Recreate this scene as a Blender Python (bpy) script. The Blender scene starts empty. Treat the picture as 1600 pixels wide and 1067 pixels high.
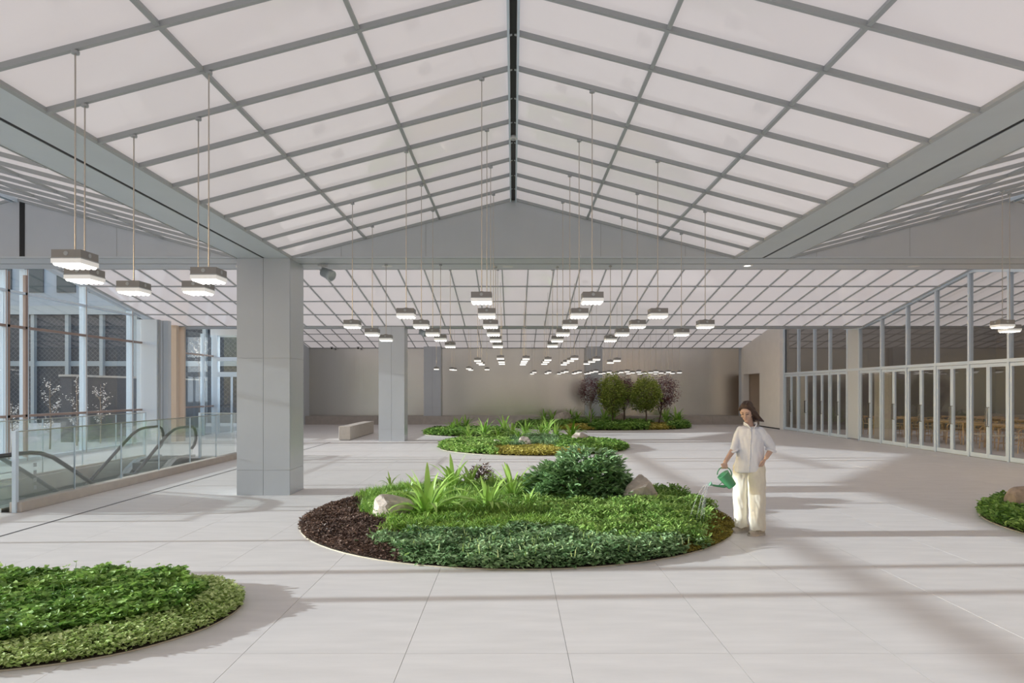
import bpy, bmesh, math, random
import numpy as np
from mathutils import Vector, Matrix
random.seed(7); RNG = np.random.default_rng(7)
SC = bpy.context.scene
COL = SC.collection
# ------------------------------------------------------------------ camera, world, sun, exposure
EYE = 1.8; FPX = 1067.0; VX, VY = 802.0, 609.5
cam_d = bpy.data.cameras.new('camera'); cam = bpy.data.objects.new('camera', cam_d); COL.objects.link(cam)
cam.location = (0, 0, EYE); cam.rotation_euler = (math.pi/2, 0, 0)
cam_d.sensor_width = 36; cam_d.lens = FPX/1600*36
cam_d.shift_x = (800-VX)/1600; cam_d.shift_y = (VY-533.5)/1600
cam_d.clip_start = .05; cam_d.clip_end = 400
SC.camera = cam
W = bpy.data.worlds.new('sky'); SC.world = W; W.use_nodes = True
nt = W.node_tree; nt.nodes.clear()
sky = nt.nodes.new('ShaderNodeTexSky'); sky.sky_type = 'NISHITA'; sky.sun_disc = False
sky.sun_elevation = math.radians(12); sky.sun_rotation = math.radians(-90)
bg = nt.nodes.new('ShaderNodeBackground'); bg.inputs[1].default_value = .42
wo = nt.nodes.new('ShaderNodeOutputWorld')
nt.links.new(sky.outputs[0], bg.inputs[0]); nt.links.new(bg.outputs[0], wo.inputs[0])
sd = bpy.data.lights.new('sun', 'SUN'); sun = bpy.data.objects.new('sun', sd); COL.objects.link(sun)
sd.energy = 7.5; sd.angle = math.radians(.45); sd.color = (.91, .965, 1)
sun.location = (-40, 0, 12)
sun.rotation_euler = Vector((1, .037, -.215)).to_track_quat('-Z', 'Y').to_euler()
SC.view_settings.view_transform = 'Standard'; SC.view_settings.look = 'None'
SC.view_settings.exposure = 0; SC.view_settings.gamma = 1; SC.view_settings.use_curve_mapping = False
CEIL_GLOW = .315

# ------------------------------------------------------------------ materials
MATS = {}
def mat(name, col, rough=.5, metal=0, noise=0, nscale=8, emit=None, estr=0, bump=0, bscale=60, spec=.5, coat=0, stretch=None):
    if name in MATS: return MATS[name]
    m = bpy.data.materials.new(name); m.use_nodes = True; MATS[name] = m
    t = m.node_tree; p = t.nodes['Principled BSDF']
    p.inputs['Base Color'].default_value = (*col, 1); p.inputs['Roughness'].default_value = rough
    p.inputs['Metallic'].default_value = metal; p.inputs['Specular IOR Level'].default_value = spec
    p.inputs['Coat Weight'].default_value = coat
    if emit:
        p.inputs['Emission Color'].default_value = (*emit, 1); p.inputs['Emission Strength'].default_value = estr
    if noise or bump:
        tc = t.nodes.new('ShaderNodeTexCoord'); mp = t.nodes.new('ShaderNodeMapping')
        t.links.new(tc.outputs['Object'], mp.inputs['Vector'])
        if stretch: mp.inputs['Scale'].default_value = stretch
    if noise:
        n = t.nodes.new('ShaderNodeTexNoise'); n.inputs['Scale'].default_value = nscale; n.inputs['Detail'].default_value = 6
        t.links.new(mp.outputs[0], n.inputs['Vector'])
        r = t.nodes.new('ShaderNodeValToRGB')
        r.color_ramp.elements[0].position = .3; r.color_ramp.elements[1].position = .7
        r.color_ramp.elements[0].color = (*[max(0, c*(1-noise)) for c in col], 1)
        r.color_ramp.elements[1].color = (*[min(1, c*(1+noise)) for c in col], 1)
        t.links.new(n.outputs['Fac'], r.inputs[0]); t.links.new(r.outputs[0], p.inputs['Base Color'])
    if bump:
        n2 = t.nodes.new('ShaderNodeTexNoise'); n2.inputs['Scale'].default_value = bscale; n2.inputs['Detail'].default_value = 4
        t.links.new(mp.outputs[0], n2.inputs['Vector'])
        b = t.nodes.new('ShaderNodeBump'); b.inputs['Strength'].default_value = bump; b.inputs['Distance'].default_value = .02
        t.links.new(n2.outputs['Fac'], b.inputs['Height']); t.links.new(b.outputs[0], p.inputs['Normal'])
    return m
def glass_mat(name, tint, refl_ior=1.45, rough=.0, body=None, body_fac=0):
    m = bpy.data.materials.new(name); m.use_nodes = True; MATS[name] = m
    t = m.node_tree; t.nodes.clear()
    tr = t.nodes.new('ShaderNodeBsdfTransparent'); tr.inputs[0].default_value = (*tint, 1)
    gl = t.nodes.new('ShaderNodeBsdfGlossy'); gl.inputs['Roughness'].default_value = rough
    fr = t.nodes.new('ShaderNodeFresnel'); fr.inputs[0].default_value = refl_ior
    mx = t.nodes.new('ShaderNodeMixShader'); o = t.nodes.new('ShaderNodeOutputMaterial')
    ge = t.nodes.new('ShaderNodeNewGeometry'); ma = t.nodes.new('ShaderNodeMath'); ma.operation = 'MULTIPLY_ADD'   # same index on both faces of the sheet
    ma.inputs[1].default_value = 1/refl_ior-refl_ior; ma.inputs[2].default_value = refl_ior
    t.links.new(ge.outputs['Backfacing'], ma.inputs[0]); t.links.new(ma.outputs[0], fr.inputs[0])
    t.links.new(fr.outputs[0], mx.inputs[0]); t.links.new(gl.outputs[0], mx.inputs[2])
    if body:
        df = t.nodes.new('ShaderNodeBsdfDiffuse'); df.inputs[0].default_value = (*body, 1)
        m2 = t.nodes.new('ShaderNodeMixShader'); m2.inputs[0].default_value = body_fac
        t.links.new(tr.outputs[0], m2.inputs[1]); t.links.new(df.outputs[0], m2.inputs[2]); t.links.new(m2.outputs[0], mx.inputs[1])
    else: t.links.new(tr.outputs[0], mx.inputs[1])
    t.links.new(mx.outputs[0], o.inputs[0])
    return m
def leaf_mat(name, c1, c2, rough=.45, trans=.25):
    m = bpy.data.materials.new(name); m.use_nodes = True; MATS[name] = m
    t = m.node_tree; p = t.nodes['Principled BSDF']; o = t.nodes['Material Output']
    at = t.nodes.new('ShaderNodeAttribute'); at.attribute_name = 'tint'
    mx = t.nodes.new('ShaderNodeMix'); mx.data_type = 'RGBA'
    mx.inputs[6].default_value = (*c1, 1); mx.inputs[7].default_value = (*c2, 1)
    t.links.new(at.outputs['Fac'], mx.inputs[0])
    t.links.new(mx.outputs[2], p.inputs['Base Color']); p.inputs['Roughness'].default_value = rough
    tl = t.nodes.new('ShaderNodeBsdfTranslucent'); t.links.new(mx.outputs[2], tl.inputs[0])
    ms = t.nodes.new('ShaderNodeMixShader'); ms.inputs[0].default_value = trans
    t.links.new(p.outputs[0], ms.inputs[1]); t.links.new(tl.outputs[0], ms.inputs[2]); t.links.new(ms.outputs[0], o.inputs[0])
    return m
M_floor = mat('pale_stone', (.70, .675, .66), .42, noise=.06, nscale=2.2, bump=.04, bscale=30, stretch=(.6, 3, 1), spec=.35)
M_grout = mat('dark_grout', (.24, .225, .21), .9)
M_kerb = mat('kerb_stone', (.52, .47, .42), .55, noise=.06, nscale=6)
M_plinth = mat('plinth_stone', (.44, .40, .36), .5, noise=.08, nscale=5)
M_beam = mat('beam_paint', (.56, .61, .645), .38, noise=.02, nscale=3)
M_gable = mat('gable_paint', (.53, .56, .59), .45, noise=.02, nscale=2)
M_col = mat('column_metal', (.55, .58, .62), .32, metal=.15, noise=.02, nscale=1.5)
M_white = mat('white_paint', (.72, .72, .71), .5)
M_black = mat('black_slot', (.012, .012, .013), .6)
M_steel = mat('brushed_steel', (.64, .615, .57), .22, metal=1, noise=.05, nscale=1.2, stretch=(1, 1, .15))
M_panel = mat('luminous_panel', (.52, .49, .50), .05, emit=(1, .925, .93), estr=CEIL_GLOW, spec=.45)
M_bar = mat('grid_bar', (.38, .40, .41), .42)
M_alu = mat('aluminium', (.62, .72, .82), .4)
M_bronze = mat('bronze_frame', (.33, .25, .22), .45, metal=.3)
M_blue = mat('pillar_paint', (.58, .63, .68), .45)
M_beige = mat('beige_wall', (.90, .87, .83), .7, noise=.02, nscale=3)
M_tan = mat('tan_panel', (.66, .55, .45), .55)
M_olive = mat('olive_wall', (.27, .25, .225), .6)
M_glass = glass_mat('window_glass', (.93, .95, .96), 1.5)
M_pglass = glass_mat('partition_glass', (.965, .965, .955), 1.5)
M_bglass = glass_mat('balustrade_glass', (.972, .99, .985), 1.42, body=(.8, .88, .86), body_fac=.05)
M_eglass = glass_mat('escalator_glass', (.955, .985, .975), 1.45, body=(.78, .9, .86), body_fac=.09)
M_rail = mat('handrail_rubber', (.03, .03, .032), .35)
M_sst = mat('stainless', (.58, .58, .57), .28, metal=1)
M_step = mat('step_metal', (.20, .20, .20), .4, metal=.7)
M_lamp = mat('lamp_housing', (.27, .26, .25), .45, metal=.3)
M_cable = mat('rod_steel', (.50, .47, .43), .35, metal=.7)
M_lens = mat('lamp_crystal', (.7, .7, .68), .15, emit=(1, .97, .92), estr=.28)
M_led = mat('lamp_led', (1, 1, 1), .3, emit=(1, .96, .9), estr=1.7)
M_wood = mat('oak_wood', (.66, .47, .26), .5, noise=.2, nscale=12)
M_wood2 = mat('red_wood', (.55, .29, .21), .5, noise=.2, nscale=12)
M_cord = mat('woven_cord', (.60, .52, .38), .8)
M_curtain = mat('curtain', (.62, .60, .57), .9)
M_soil = mat('soil', (.055, .038, .028), .95, noise=.4, nscale=40, bump=.6, bscale=80)
M_edge = mat('bed_edge', (.50, .45, .34), .5)
M_rock = mat('boulder', (.48, .42, .37), .85, noise=.22, nscale=9, bump=.5, bscale=14)
M_rock2 = mat('brown_boulder', (.34, .27, .22), .9, noise=.25, nscale=10, bump=.6, bscale=16)
M_bark = mat('bark', (.17, .13, .10), .9, noise=.3, nscale=20)
M_palebark = mat('pale_bark', (.42, .38, .33), .9, noise=.3, nscale=20)
M_asphalt = mat('street', (.32, .32, .33), .9, noise=.1, nscale=2)

# ------------------------------------------------------------------ mesh helpers
class MB:
    def __init__(s): s.v = []; s.f = []
    def add(s, vs, fs):
        o = len(s.v); s.v += [tuple(map(float, a)) for a in vs]; s.f += [tuple(i+o for i in f) for f in fs]; return s
    def box(s, x0, x1, y0, y1, z0, z1):
        v = [(x, y, z) for z in (z0, z1) for y in (y0, y1) for x in (x0, x1)]
        return s.add(v, [(0,2,3,1),(4,5,7,6),(0,1,5,4),(2,6,7,3),(0,4,6,2),(1,3,7,5)])
    def prism(s, poly, a, lo, hi):
        """extrude a 2D polygon along axis a ('x','y','z')"""
        n = len(poly)
        def P(p, h): return {'x': (h, p[0], p[1]), 'y': (p[0], h, p[1]), 'z': (p[0], p[1], h)}[a]
        v = [P(p, lo) for p in poly]+[P(p, hi) for p in poly]
        return s.add(v, [tuple(range(n))[::-1], tuple(range(n, 2*n))]+[(i, (i+1) % n, n+(i+1) % n, n+i) for i in range(n)])
    def tube(s, pts, r, n=8, sq=None, closed=False):
        pts = [Vector(p) for p in pts]; m = len(pts)
        rs = r if isinstance(r, (list, tuple)) else [r]*m
        ring = []; up = Vector((0, 0, 1)); o = len(s.v)
        prev = None
        for i, p in enumerate(pts):
            a = pts[(i-1) % m] if closed else pts[max(i-1, 0)]; b = pts[(i+1) % m] if closed else pts[min(i+1, m-1)]
            t = (b-a).normalized()
            if prev is None: ref = Vector((0, 1, 0)) if abs(t.z) > .9 else up; prev = t.cross(ref).normalized()
            u = (prev-t*prev.dot(t)).normalized(); prev = u; w = t.cross(u)
            for k in range(n):
                an = 2*math.pi*(k+.5)/n; c, si = math.cos(an), math.sin(an)
                if sq: c *= sq[0]; si *= sq[1]
                s.v.append(tuple(p+u*c*rs[i]+w*si*rs[i]))
        for i in range(m if closed else m-1):
            for k in range(n):
                a = o+i*n+k; b = o+i*n+(k+1) % n; j = (i+1) % m
                s.f.append((a, b, o+j*n+(k+1) % n, o+j*n+k))
        if not closed:
            s.f.append(tuple(o+k for k in range(n))[::-1]); s.f.append(tuple(o+(m-1)*n+k for k in range(n)))
        return s
    def lathe(s, prof, n=16, M=None):
        o = len(s.v)
        for r, z in prof:
            for k in range(n):
                a = 2*math.pi*k/n; p = Vector((r*math.cos(a), r*math.sin(a), z)); s.v.append(tuple(M @ p if M else p))
        for i in range(len(prof)-1):
            for k in range(n):
                s.f.append((o+i*n+k, o+i*n+(k+1) % n, o+(i+1)*n+(k+1) % n, o+(i+1)*n+k))
        s.f.append(tuple(o+k for k in range(n))[::-1]); s.f.append(tuple(o+(len(prof)-1)*n+k for k in range(n)))
        return s
    def ball(s, c, r, n=12, m=8, R=None):
        r = r if isinstance(r, (list, tuple)) else (r, r, r); o = len(s.v); c = Vector(c)
        def T(p): return tuple(c+(R @ p if R else p))
        s.v.append(T(Vector((0, 0, -r[2]))))
        for i in range(1, m):
            ph = -math.pi/2+math.pi*i/m
            for k in range(n):
                a = 2*math.pi*k/n
                s.v.append(T(Vector((r[0]*math.cos(ph)*math.cos(a), r[1]*math.cos(ph)*math.sin(a), r[2]*math.sin(ph)))))
        s.v.append(T(Vector((0, 0, r[2])))); top = len(s.v)-1
        for k in range(n):
            s.f.append((o, o+1+(k+1) % n, o+1+k)); b = o+1+(m-2)*n; s.f.append((top, b+k, b+(k+1) % n))
        for i in range(m-2):
            for k in range(n):
                a = o+1+i*n; s.f.append((a+k, a+(k+1) % n, a+n+(k+1) % n, a+n+k))
        return s
    def capsule(s, p0, p1, r0, r1, n=12, sc=(1, 1)):
        p0 = Vector(p0); p1 = Vector(p1); t = (p1-p0).normalized(); pts = []; rs = []
        for a in (-80, -55, -30): q = math.radians(a); pts.append(p0+t*r0*math.sin(q)); rs.append(r0*math.cos(q))
        pts.append(p0); rs.append(r0); pts.append((p0+p1)/2); rs.append((r0+r1)/2); pts.append(p1); rs.append(r1)
        for a in (30, 55, 80): q = math.radians(a); pts.append(p1+t*r1*math.sin(q)); rs.append(r1*math.cos(q))
        return s.tube(pts, rs, n, sq=sc)
    def chain(s, pts, rs, n=12, sc=(1, 1)):
        for i in range(len(pts)-1): s.capsule(pts[i], pts[i+1], rs[i], rs[i+1], n, sc)
        return s
    def mesh(s, name, m=None, smooth=False):
        me = bpy.data.meshes.new(name); me.from_pydata(s.v, [], s.f); me.update()
        if m: me.materials.append(m)
        if smooth: me.polygons.foreach_set('use_smooth', [True]*len(me.polygons))
        return me
    def obj(s, name, m, parent=None, smooth=False, **kw):
        return link(name, s.mesh(name, m, smooth), parent, **kw)
def tag(o, label=None, category=None, group=None, kind=None):
    if label: o['label'] = label
    if category: o['category'] = category
    if group: o['group'] = group
    if kind: o['kind'] = kind
    return o
def link(name, data, parent=None, M=None, **kw):
    o = bpy.data.objects.new(name, data); COL.objects.link(o)
    if parent: o.parent = parent
    if M is not None: o.matrix_basis = M
    return tag(o, **kw)
def empty(name, loc=(0, 0, 0), rz=0, parent=None, **kw):
    o = bpy.data.objects.new(name, None); COL.objects.link(o); o.location = loc; o.rotation_euler = (0, 0, rz); o.empty_display_size = .2
    if parent: o.parent = parent
    return tag(o, **kw)
def clone(o, parent=None):
    c = o.copy(); COL.objects.link(c)
    if parent: c.parent = parent
    for ch in o.children: clone(ch, c)
    return c
def box_mesh(name, sx, sy, sz, m, z0=None):
    return MB().box(-sx/2, sx/2, -sy/2, sy/2, -sz/2 if z0 is None else z0, sz/2 if z0 is None else z0+sz).mesh(name, m)
def bevel(o, w=.01, seg=2):
    b = o.modifiers.new('bevel', 'BEVEL'); b.width = w; b.segments = seg; b.limit_method = 'ANGLE'; return o
def spot(px, py, h=0):
    """floor point (at height h) seen at that place of the photograph"""
    Y = (EYE-h)*FPX/(py-VY); return ((px-VX)*Y/FPX, Y)

# ------------------------------------------------------------------ dimensions
ZE, ZR = 4.06, 5.065          # eave and ridge of the pitched ceilings
XL, XR = -12.35, 12.4         # glazed side walls
Y1, Y1b = 11.71, 12.74        # first cross beam
YR2 = 18.35; Y2, Y2b = 24.06, 25.0; YR3 = 30.7; YB = 36.5
XROOM = 22.0; YBACK = -7.0
PIT = (-9.95, -7.42, 10.05, 18.1)
def ceil_z(x, y):
    if y < Y1:
        for c in (0, -8.545, 8.545):
            if abs(x-c) < 3.81: return ZR-(ZR-ZE)*abs(x-c)/3.81
        return ZE
    if y < Y1b: return ZE
    if y < Y2: return ZR-(ZR-ZE)*abs(y-YR2)/(YR2-Y1b if y < YR2 else Y2-YR2)
    if y < Y2b: return ZE
    return ZR-(ZR-ZE)*abs(y-YR3)/(YR3-Y2b)

# ------------------------------------------------------------------ floor
fl = empty('floor', kind='structure')
def cut(r, h):
    x0, x1, y0, y1 = r; a0, a1, b0, b1 = h
    if x1 <= a0 or x0 >= a1 or y1 <= b0 or y0 >= b1: return [r]
    out = []
    if y0 < b0: out.append((x0, x1, y0, b0))
    if y1 > b1: out.append((x0, x1, b1, y1))
    m0, m1 = max(y0, b0), min(y1, b1)
    if x0 < a0: out.append((x0, a0, m0, m1))
    if x1 > a1: out.append((a1, x1, m0, m1))
    return out
slab = MB()
for r in cut((XL-.3, XROOM+.3, YBACK-.3, 37.2), PIT): slab.box(*r, -.4, -.006)
slab.obj('floor_slab', M_grout, fl)
TW, TL, GAP = 1.109, 2.32, .0035
tiles = []; rest = []
j = -5
while 4.67+TL*j < 36.1:
    y0 = 4.67+TL*j
    for i in range(-12, 20):
        x0 = .372+TW*i
        r = (max(x0, XL), min(x0+TW, XROOM), max(y0, YBACK), min(y0+TL, 36.1))
        if r[0] >= r[1] or r[2] >= r[3]: continue
        near = 2.3 < y0 and abs((x0+TW/2)*FPX/max(y0+TL, .1)) < 900 and x0 < XR
        for q in cut(r, PIT):
            if q[1]-q[0] < .03 or q[3]-q[2] < .03: continue
            (tiles if near else rest).append((y0+abs(x0)*.01, q))
    j += 1
tiles.sort(key=lambda t: t[0])
rest += tiles[295:]; tiles = tiles[:295]
TM = {}
for _, (a, b, c, d) in tiles:
    k = (round(b-a, 3), round(d-c, 3))
    if k not in TM:
        TM[k] = box_mesh('floor_tile', k[0]-GAP, k[1]-GAP, .03, M_floor, -.03)
    link('floor_tile', TM[k], fl, Matrix.Translation(((a+b)/2, (c+d)/2, random.uniform(-.0008, 0))))
mb = MB()
for _, (a, b, c, d) in rest: mb.box(a+GAP/2, b-GAP/2, c+GAP/2, d-GAP/2, -.03, 0)
mb.obj('distant_floor_tiles', M_floor, fl, kind='stuff')
mb = MB(); mb.box(-6.335, -6.305, 4.2, 23.6, -.004, .0015); mb.obj('expansion_joint', M_black, fl)

# ------------------------------------------------------------------ ceilings
def frame(o, u, v):
    u = Vector(u).normalized(); v = Vector(v).normalized(); n = u.cross(v)
    return Matrix(((u.x, v.x, n.x, o[0]), (u.y, v.y, n.y, o[1]), (u.z, v.z, n.z, o[2]), (0, 0, 0, 1)))
def slope_ceiling(parent, o, u, v, nu, nv, lu, lv, ulo=0, vlo=0, barw=.035, drop=.035, bar_u=True):
    """panels of size lu x lv laid from corner o along u and v; the panel normal points up"""
    F = frame(o, u, v)
    if F[2][2] < 0: raise ValueError
    pm = box_mesh('ceiling_panel', lu-.012, lv-.012, .02, M_panel, 0)
    for a in range(ulo, nu):
        for b in range(vlo, nv):
            link('ceiling_panel', pm, parent, F @ Matrix.Translation(((a+.5)*lu, (b+.5)*lv, .004)))
    L = (nu-ulo)*lu; H = (nv-vlo)*lv
    bu = box_mesh('ceiling_bar', L, barw, drop+.004, M_bar, -drop); bv = box_mesh('ceiling_bar', barw, H, drop+.010, M_bar, -drop-.006)
    for b in range(vlo, nv+1): link('ceiling_bar', bu, parent, F @ Matrix.Translation((ulo*lu+L/2, b*lv, 0)))
    for a in range(ulo, nu+1): link('ceiling_bar', bv, parent, F @ Matrix.Translation((a*lu, vlo*lv+H/2, 0)))
ROW = .683
h3 = 3.81; rise = ZR-ZE; sl = math.hypot(h3, rise); lv1 = sl/3
for c, nrow in ((0, 12), (-8.545, 10), (8.545, 10)):
    ce = empty('ceiling', kind='structure')
    # left half: from eave up to ridge; right half mirrored
    slope_ceiling(ce, (c-h3, Y1, ZE+.03), (0, -1, 0), (h3, 0, rise), nrow, 3, ROW, lv1)
    slope_ceiling(ce, (c+h3, Y1-nrow*ROW, ZE+.03), (0, 1, 0), (-h3, 0, rise), nrow, 3, ROW, lv1)
    # the part over and behind the viewer: long luminous sheets
    mb = MB(); y1 = Y1-nrow*ROW
    for s in (-1, 1):
        mb.add([(c+s*h3, YBACK, ZE+.03), (c, YBACK, ZR+.03), (c, y1, ZR+.03), (c+s*h3, y1, ZE+.03),
                (c+s*h3, YBACK, ZE+.06), (c, YBACK, ZR+.06), (c, y1, ZR+.06), (c+s*h3, y1, ZE+.06)],
               [(0,1,2,3),(4,5,6,7),(0,1,5,4),(1,2,6,5),(2,3,7,6),(3,0,4,7)])
    mb.obj('ceiling_panel', M_panel, ce)
    mb = MB(); mb.box(c-.032, c+.032, YBACK, Y1, ZR-.015, ZR+.10); mb.obj('ridge_slot', M_black, ce)
    for s in (-1, 1):
        mb = MB(); mb.box(c+s*.034-.022*(s < 0), c+s*.034+.022*(s > 0), YBACK, Y1, ZR-.045, ZR+.05); mb.obj('ridge_trim', M_alu, ce)
def cross_ceiling(yr, ya, yb, x0, x1, rows):
    ce = empty('ceiling', kind='structure')
    n = int((x1-x0)/.70); dy = yb-yr; L = math.hypot(dy, rise)
    # far slope, falling away from the viewer: eave at yb, ridge at yr
    slope_ceiling(ce, (x1, yb, ZE), (-1, 0, 0), (0, -dy, rise), n, rows, .70, L/4, barw=.03, drop=.03)
    mb = MB()
    if rows < 4:
        t = rows/4; ym = yb-dy*t; zm = ZE+rise*t
        mb.prism([(ym, zm), (yr, ZR), (yr, ZR+.03), (ym, zm+.03)], 'x', x0, x1)
    mb.prism([(ya, ZE), (yr, ZR), (yr, ZR+.03), (ya, ZE+.03)], 'x', x0, x1)
    mb.obj('ceiling_panel', M_panel, ce)
    return ce
cross_ceiling(YR2, Y1b, Y2, -12.25-.10, 22.1, 4)
cross_ceiling(YR3, Y2b, YB-.1, -12.35, 22.1, 3)
mb = MB(); mb.box(XL-.4, XROOM+.4, YBACK-.4, 37.4, 5.75, 6.0); mb.obj('sun_block_roof', M_gable, kind='structure')  # unseen slab added above the ceilings to stop sun leaking in
# ------------------------------------------------------------------ beams, gable walls
def slotted(mb, x0, x1, y0, y1, z0, z1, axis, sw=.025):
    if axis == 'y':
        c = (x0+x1)/2; mb.box(x0, c-sw, y0, y1, z0, z1); mb.box(c+sw, x1, y0, y1, z0, z1)
    else:
        c = (y0+y1)/2; mb.box(x0, x1, y0, c-sw, z0, z1); mb.box(x0, x1, c+sw, y1, z0, z1)
for s, nm in ((-1, 'left'), (1, 'right')):
    b = empty('ceiling_beam', label=f'long grey-blue ceiling beam with a black slot on the {nm} side of the middle ceiling', category='beam')
    mb = MB(); a0, a1 = sorted((s*3.82, s*4.73)); slotted(mb, a0, a1, YBACK, Y1, ZE, 5.7, 'y'); mb.obj('beam_casing', M_beam, b)
    mb = MB(); c = (a0+a1)/2; mb.box(c-.025, c+.025, YBACK, Y1, ZE+.006, ZE+.25); mb.obj('beam_slot', M_black, b)
b = empty('ceiling_beam', label='wide cross beam with gabled grey face spanning the whole hall behind the first column', category='beam')
mb = MB(); slotted(mb, XL, XR, Y1, Y1b, ZE, 5.7, 'x'); mb.obj('beam_casing', M_gable, b)
mb = MB(); mb.box(XL, XR, (Y1+Y1b)/2-.025, (Y1+Y1b)/2+.025, ZE+.006, ZE+.2); mb.obj('beam_slot', M_black, b)
for gx in (-8.42,):
    mb = MB(); mb.box(gx-.045, gx+.045, Y1-.006, Y1+.02, ZE+.02, ZR-.03); mb.obj('gable_slot', M_black, b)
for gx in (-10.2, -6.8, -5.2, -2.95, -1.5, 1.5, 2.95, 5.2, 6.8, 10.2):
    mb = MB(); mb.box(gx-.004, gx+.004, Y1-.003, Y1+.01, ZE+.02, ceil_z(gx, Y1-.1)-.02); mb.obj('panel_joint', M_bar, b)
mb = MB(); mb.box(XL, XR, Y1-.012, Y1+.02, ZE-.0, ZE+.03); mb.obj('beam_edge', M_beam, b)
b = empty('ceiling_beam', label='slim far cross beam between the two rear ceiling bays', category='beam')
mb = MB(); mb.box(XL, XR, Y2, Y2b, ZE-.03, 5.7); mb.obj('beam_casing', M_gable, b)
mb = MB(); mb.box(XL, XR, Y2+.43, Y2+.48, ZE-.032, ZE); mb.obj('beam_slot', M_black, b)
mb = MB(); mb.box(XR, XROOM, Y2, Y2b, ZE-.03, 5.7); mb.box(XR, XROOM, Y1, Y1b, ZE-.03, 5.7); mb.obj('wall_room_heads', M_gable, kind='structure')
# ------------------------------------------------------------------ columns
def column(x0, x1, y0, y1, z0, z1, label):
    cx, cy = (x0+x1)/2, (y0+y1)/2
    e = empty('column', (cx, cy, z0), label=label, category='column')
    w, d, h = x1-x0, y1-y0, z1-z0
    MB().box(-w/2+.012, w/2-.012, -d/2+.012, d/2-.012, 0, h).obj('column_core', M_bar, e)
    zs = [0.0, .43, 2.35, h]; g = .003
    for a, b2 in zip(zs[:-1], zs[1:]):
        if b2 <= a: continue
        for sx in (0, 1):
            for fy in (-1, 1):
                xa, xb = (-w/2, 0) if sx == 0 else (0, w/2)
                ya, yb = sorted((fy*d/2, fy*(d/2-.02)))
                MB().box(xa+g, xb-g, ya, yb, a+g*.5, b2-g*.5).obj('cladding_panel', M_col, e)
        for fx in (-1, 1):
            xa, xb = sorted((fx*w/2, fx*(w/2-.02)))
            MB().box(xa, xb, -d/2+.021, d/2-.021, a+g*.5, b2-g*.5).obj('cladding_panel', M_col, e)
    return e
column(-4.737, -3.825, 11.69, 12.46, 0, ZE, 'nearest large grey metal-clad column beside the glass balustrade')
column(-4.737, -3.825, 24.0, 24.75, 0, ZE-.03, 'middle grey column standing right of the stone bench')
column(-4.74, -3.83, 36.15, YB, .436, ZE+.2, 'rear left grey column standing on the stone plinth against the steel wall')
column(3.83, 4.72, 36.15, YB, .436, ZE+.2, 'rear right grey column against the steel wall behind the trees')
# ------------------------------------------------------------------ back wall
bw = empty('wall_back', kind='structure')
mb = MB(); mb.box(-11.2, 12.6, YB+.03, YB+.4, 0, 5.7); mb.obj('wall_core', M_gable, bw)
xs = [-10.95]+[-8.5+2.05*i for i in range(0, 10)]+[12.05]
for a, b2 in zip(xs[:-1], xs[1:]):
    MB().box(a+.001, b2-.001, YB, YB+.03, .44, 4.6).obj('steel_panel', M_steel, bw)
mb = MB(); mb.box(-11.2, -10.95, YB-.02, YB+.03, .436, 4.6); mb.obj('wall_edge', M_beige, bw)
mb = MB(); mb.box(-11.2, 12.4, 35.75, 36.15, 0, .436); mb.box(-11.2, 12.4, 36.15, YB+.03, 0, .436)
tr = empty('trim_1', kind='structure')
px = [-11.0+1.95*i for i in range(13)]
for a, b2 in zip(px[:-1], px[1:]):
    MB().box(a+.003, min(b2, 12.3)-.003, 35.75, YB, 0, .436).obj('plinth_block', M_plinth, tr)
# small security cameras under the far eave
for k, xx in enumerate((-9.6, -8.2)):
    e = empty('security_camera', (xx, 36.1, ZE+.05), label=('left' if k == 0 else 'right')+' of two small dark security cameras under the far ceiling edge', category='camera')
    MB().box(-.06, .06, -.06, .06, -.05, .0).obj('camera_base', M_white, e); mb = MB(); mb.ball((0, 0, -.09), .055); mb.obj('camera_dome', M_black, e, True)

# ------------------------------------------------------------------ right wall: glazed partition
wr = empty('wall_right', kind='structure')
mb = MB()
mb.box(XR-.15, XR+.1, YBACK, 15.45, 0, 5.7)
mb.obj('wall_near', M_beige, wr)
MB().box(XR-.02, XR+.12, 15.45, 15.58, 0, 4.5).obj('wall_post', M_alu, wr)
mb = MB(); mb.box(12.2, 12.5, 31.26, 33.84, 0, 5.7); mb.box(12.2, 12.5, 33.84, 36.2, 2.64, 5.7); mb.box(12.2, 12.5, 36.2, YB+.1, 0, 5.7)
mb.obj('wall_far', M_beige, wr)
mb = MB(); mb.box(14.0, 14.1, 33.0, 37.0, 0, 2.9); mb.box(12.5, 14.0, 36.3, 36.4, 0, 2.9); mb.box(12.5, 14.0, 33.6, 33.7, 0, 2.9); mb.box(12.5, 14.0, 33.7, 36.3, 2.64, 2.75)
mb.obj('door_recess', M_tan, wr)
mb = MB(); mb.box(12.185, 12.2, 31.26, 33.84, 0, .05); mb.obj('baseboard_right', M_black, kind='structure')
posts = [15.58, 17.05, 18.54, 20.0, 21.47, 22.97, 24.43, 25.3, 26.73, 28.1, 29.68, 31.18]
TRZ = 2.5
def gtop(y): return min(ceil_z(XR, y), 5.05)-.01
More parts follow.
